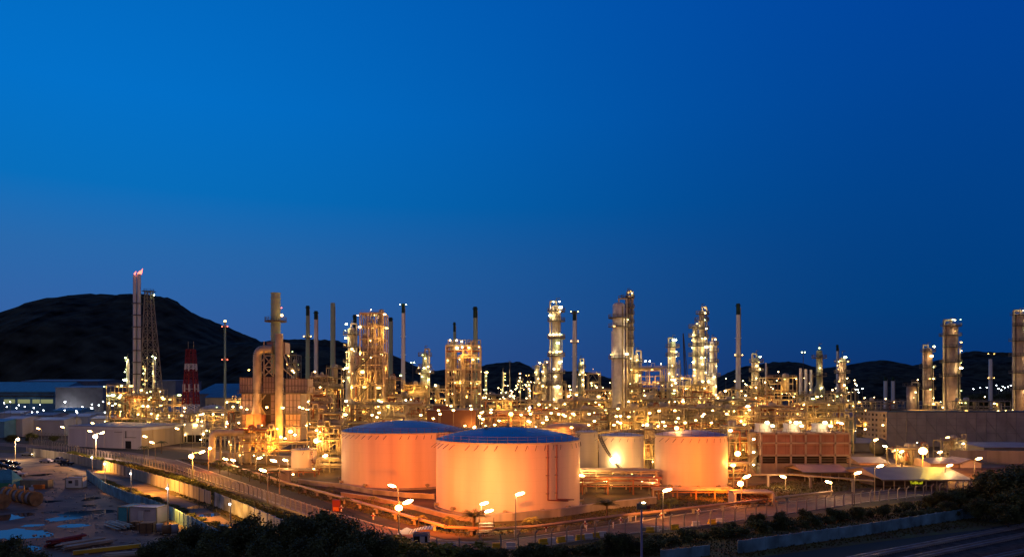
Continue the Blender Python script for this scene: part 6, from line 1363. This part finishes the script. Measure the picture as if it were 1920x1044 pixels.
# palms
def palm(label, px, py, h, fr=2.4, n=16, thick=.16, droop=.8, m=palmleaf, group=None):
    x, D = G(px, py); t = thing('palm_tree', label, 'palm tree', x, D, 0, R.uniform(0, 3), group)
    b = MB(); zs = [0, h * .25, h * .5, h * .75, h]
    for a, c in zip(zs, zs[1:]): b.cyl((0, 0, a), (0, 0, c), thick * (1.25 if a == 0 else 1), thick * .9, 8)
    b.build('trunk', bark, t); b = MB()
    for i in range(n):
        a = 2 * pi * i / n + R.uniform(-.2, .2); up = R.uniform(.35, 1.25); L_ = fr * R.uniform(.8, 1.1); pv = None; ns = 9
        P = []
        for k in range(ns + 1):
            s_ = k / ns; rr_ = L_ * s_ * cos(up * (1 - s_ * .5)); z = h + L_ * (sin(up) * s_ - droop * s_ * s_); P.append(Vector((rr_ * cos(a), rr_ * sin(a), z)))
        side = Vector((-sin(a), cos(a), 0))
        for p, q in zip(P, P[1:]): b.beam(p, q, .05)
        for k in range(1, ns + 1):
            for j in (0, .33, .66):
                c = P[k - 1].lerp(P[k], j); wl = .28 * L_ * sin(pi * min(1, (k - 1 + j) / ns * .85 + .12)) + .05
                for s_ in (-1, 1):
                    tip = c + side * s_ * wl + (P[k] - P[k - 1]) * .9 - Vector((0, 0, wl * .35)); w2 = (P[k] - P[k - 1]) * .2
                    b.add([tuple(c), tuple(c + w2), tuple(tip)], [(0, 1, 2)])
    b.build('fronds', m, t); return t
palm('big date palm with a thick trunk in front of the largest tank', 889, 1002, 3.2, 3.0, 26, .32, .45)
palm('small dark drooping palm left of the date palm', 843, 997, 2.6, 1.9, 12, .1, 1.1)
palm('small yellow-lit palm right of the tall dark lamp post', 996, 998, 2.4, 1.7, 13, .1, .7, mat('yellow_lit_palm_frond', (.26, .27, .05), .6))  # yellow lamp light is put into the frond colour
palm('small yellow-lit palm at the bend left of the largest tank', 785, 990, 2.0, 1.6, 12, .09, .7, mat('yellow_lit_palm_frond', (.26, .27, .05)))
palm('bushy palm right of the largest tank foot', 1138, 976, 3.0, 2.9, 30, .2, .4); palm('bushy palm left of the pipe trestle by the mauve roofed tank', 1254, 962, 2.2, 2.6, 28, .2, .6)
palm('palm beside the warehouse corner, left of two', 270, 861, 4.5, 3.0, 14, .14, .9); palm('palm beside the warehouse corner, right of two', 303, 850, 4.5, 3.0, 14, .14, .9)
for i, (px, py) in enumerate([(412, 888), (428, 892), (452, 898), (468, 902), (488, 906), (505, 910), (520, 912)]): palm(f'palm in the grass beside the left perimeter road, {ORD[i]} from the left', px, py, R.uniform(2.5, 4), 2.6, 14, .13, .8, palmleaf, 'palms beside the left perimeter road')
for i, (px, py) in enumerate([(560, 926), (622, 935), (648, 955), (700, 950), (730, 962)]): palm(f'small palm in the verge below the wide blue domed tank, {ORD[i]} from the left', px, py, R.uniform(1.6, 2.6), 1.6, 12, .09, .8, palmleaf, 'small palms in the verge')
# mid-distance tree clumps
for i, (px, D, y) in enumerate([(215, 420, 788), (238, 420, 784), (262, 425, 787), (60, 380, 812), (20, 370, 815), (100, 375, 816), (1855, 700, 738), (1885, 700, 737), (1820, 700, 741)]):
    tree(('dark tree clump behind the warehouse roof left part', 'dark tree clump behind the warehouse roof centre', 'dark tree clump behind the warehouse roof right part', 'dark tree beyond the fence at far left, middle', 'dark tree beyond the fence at far left, leftmost', 'dark tree beyond the fence at far left, nearest the warehouse', 'far dark tree mass under the right ridge, middle', 'far dark tree mass under the right ridge, nearest the edge', 'far dark tree mass under the right ridge, left')[i], px, D, y, wide=1.5)
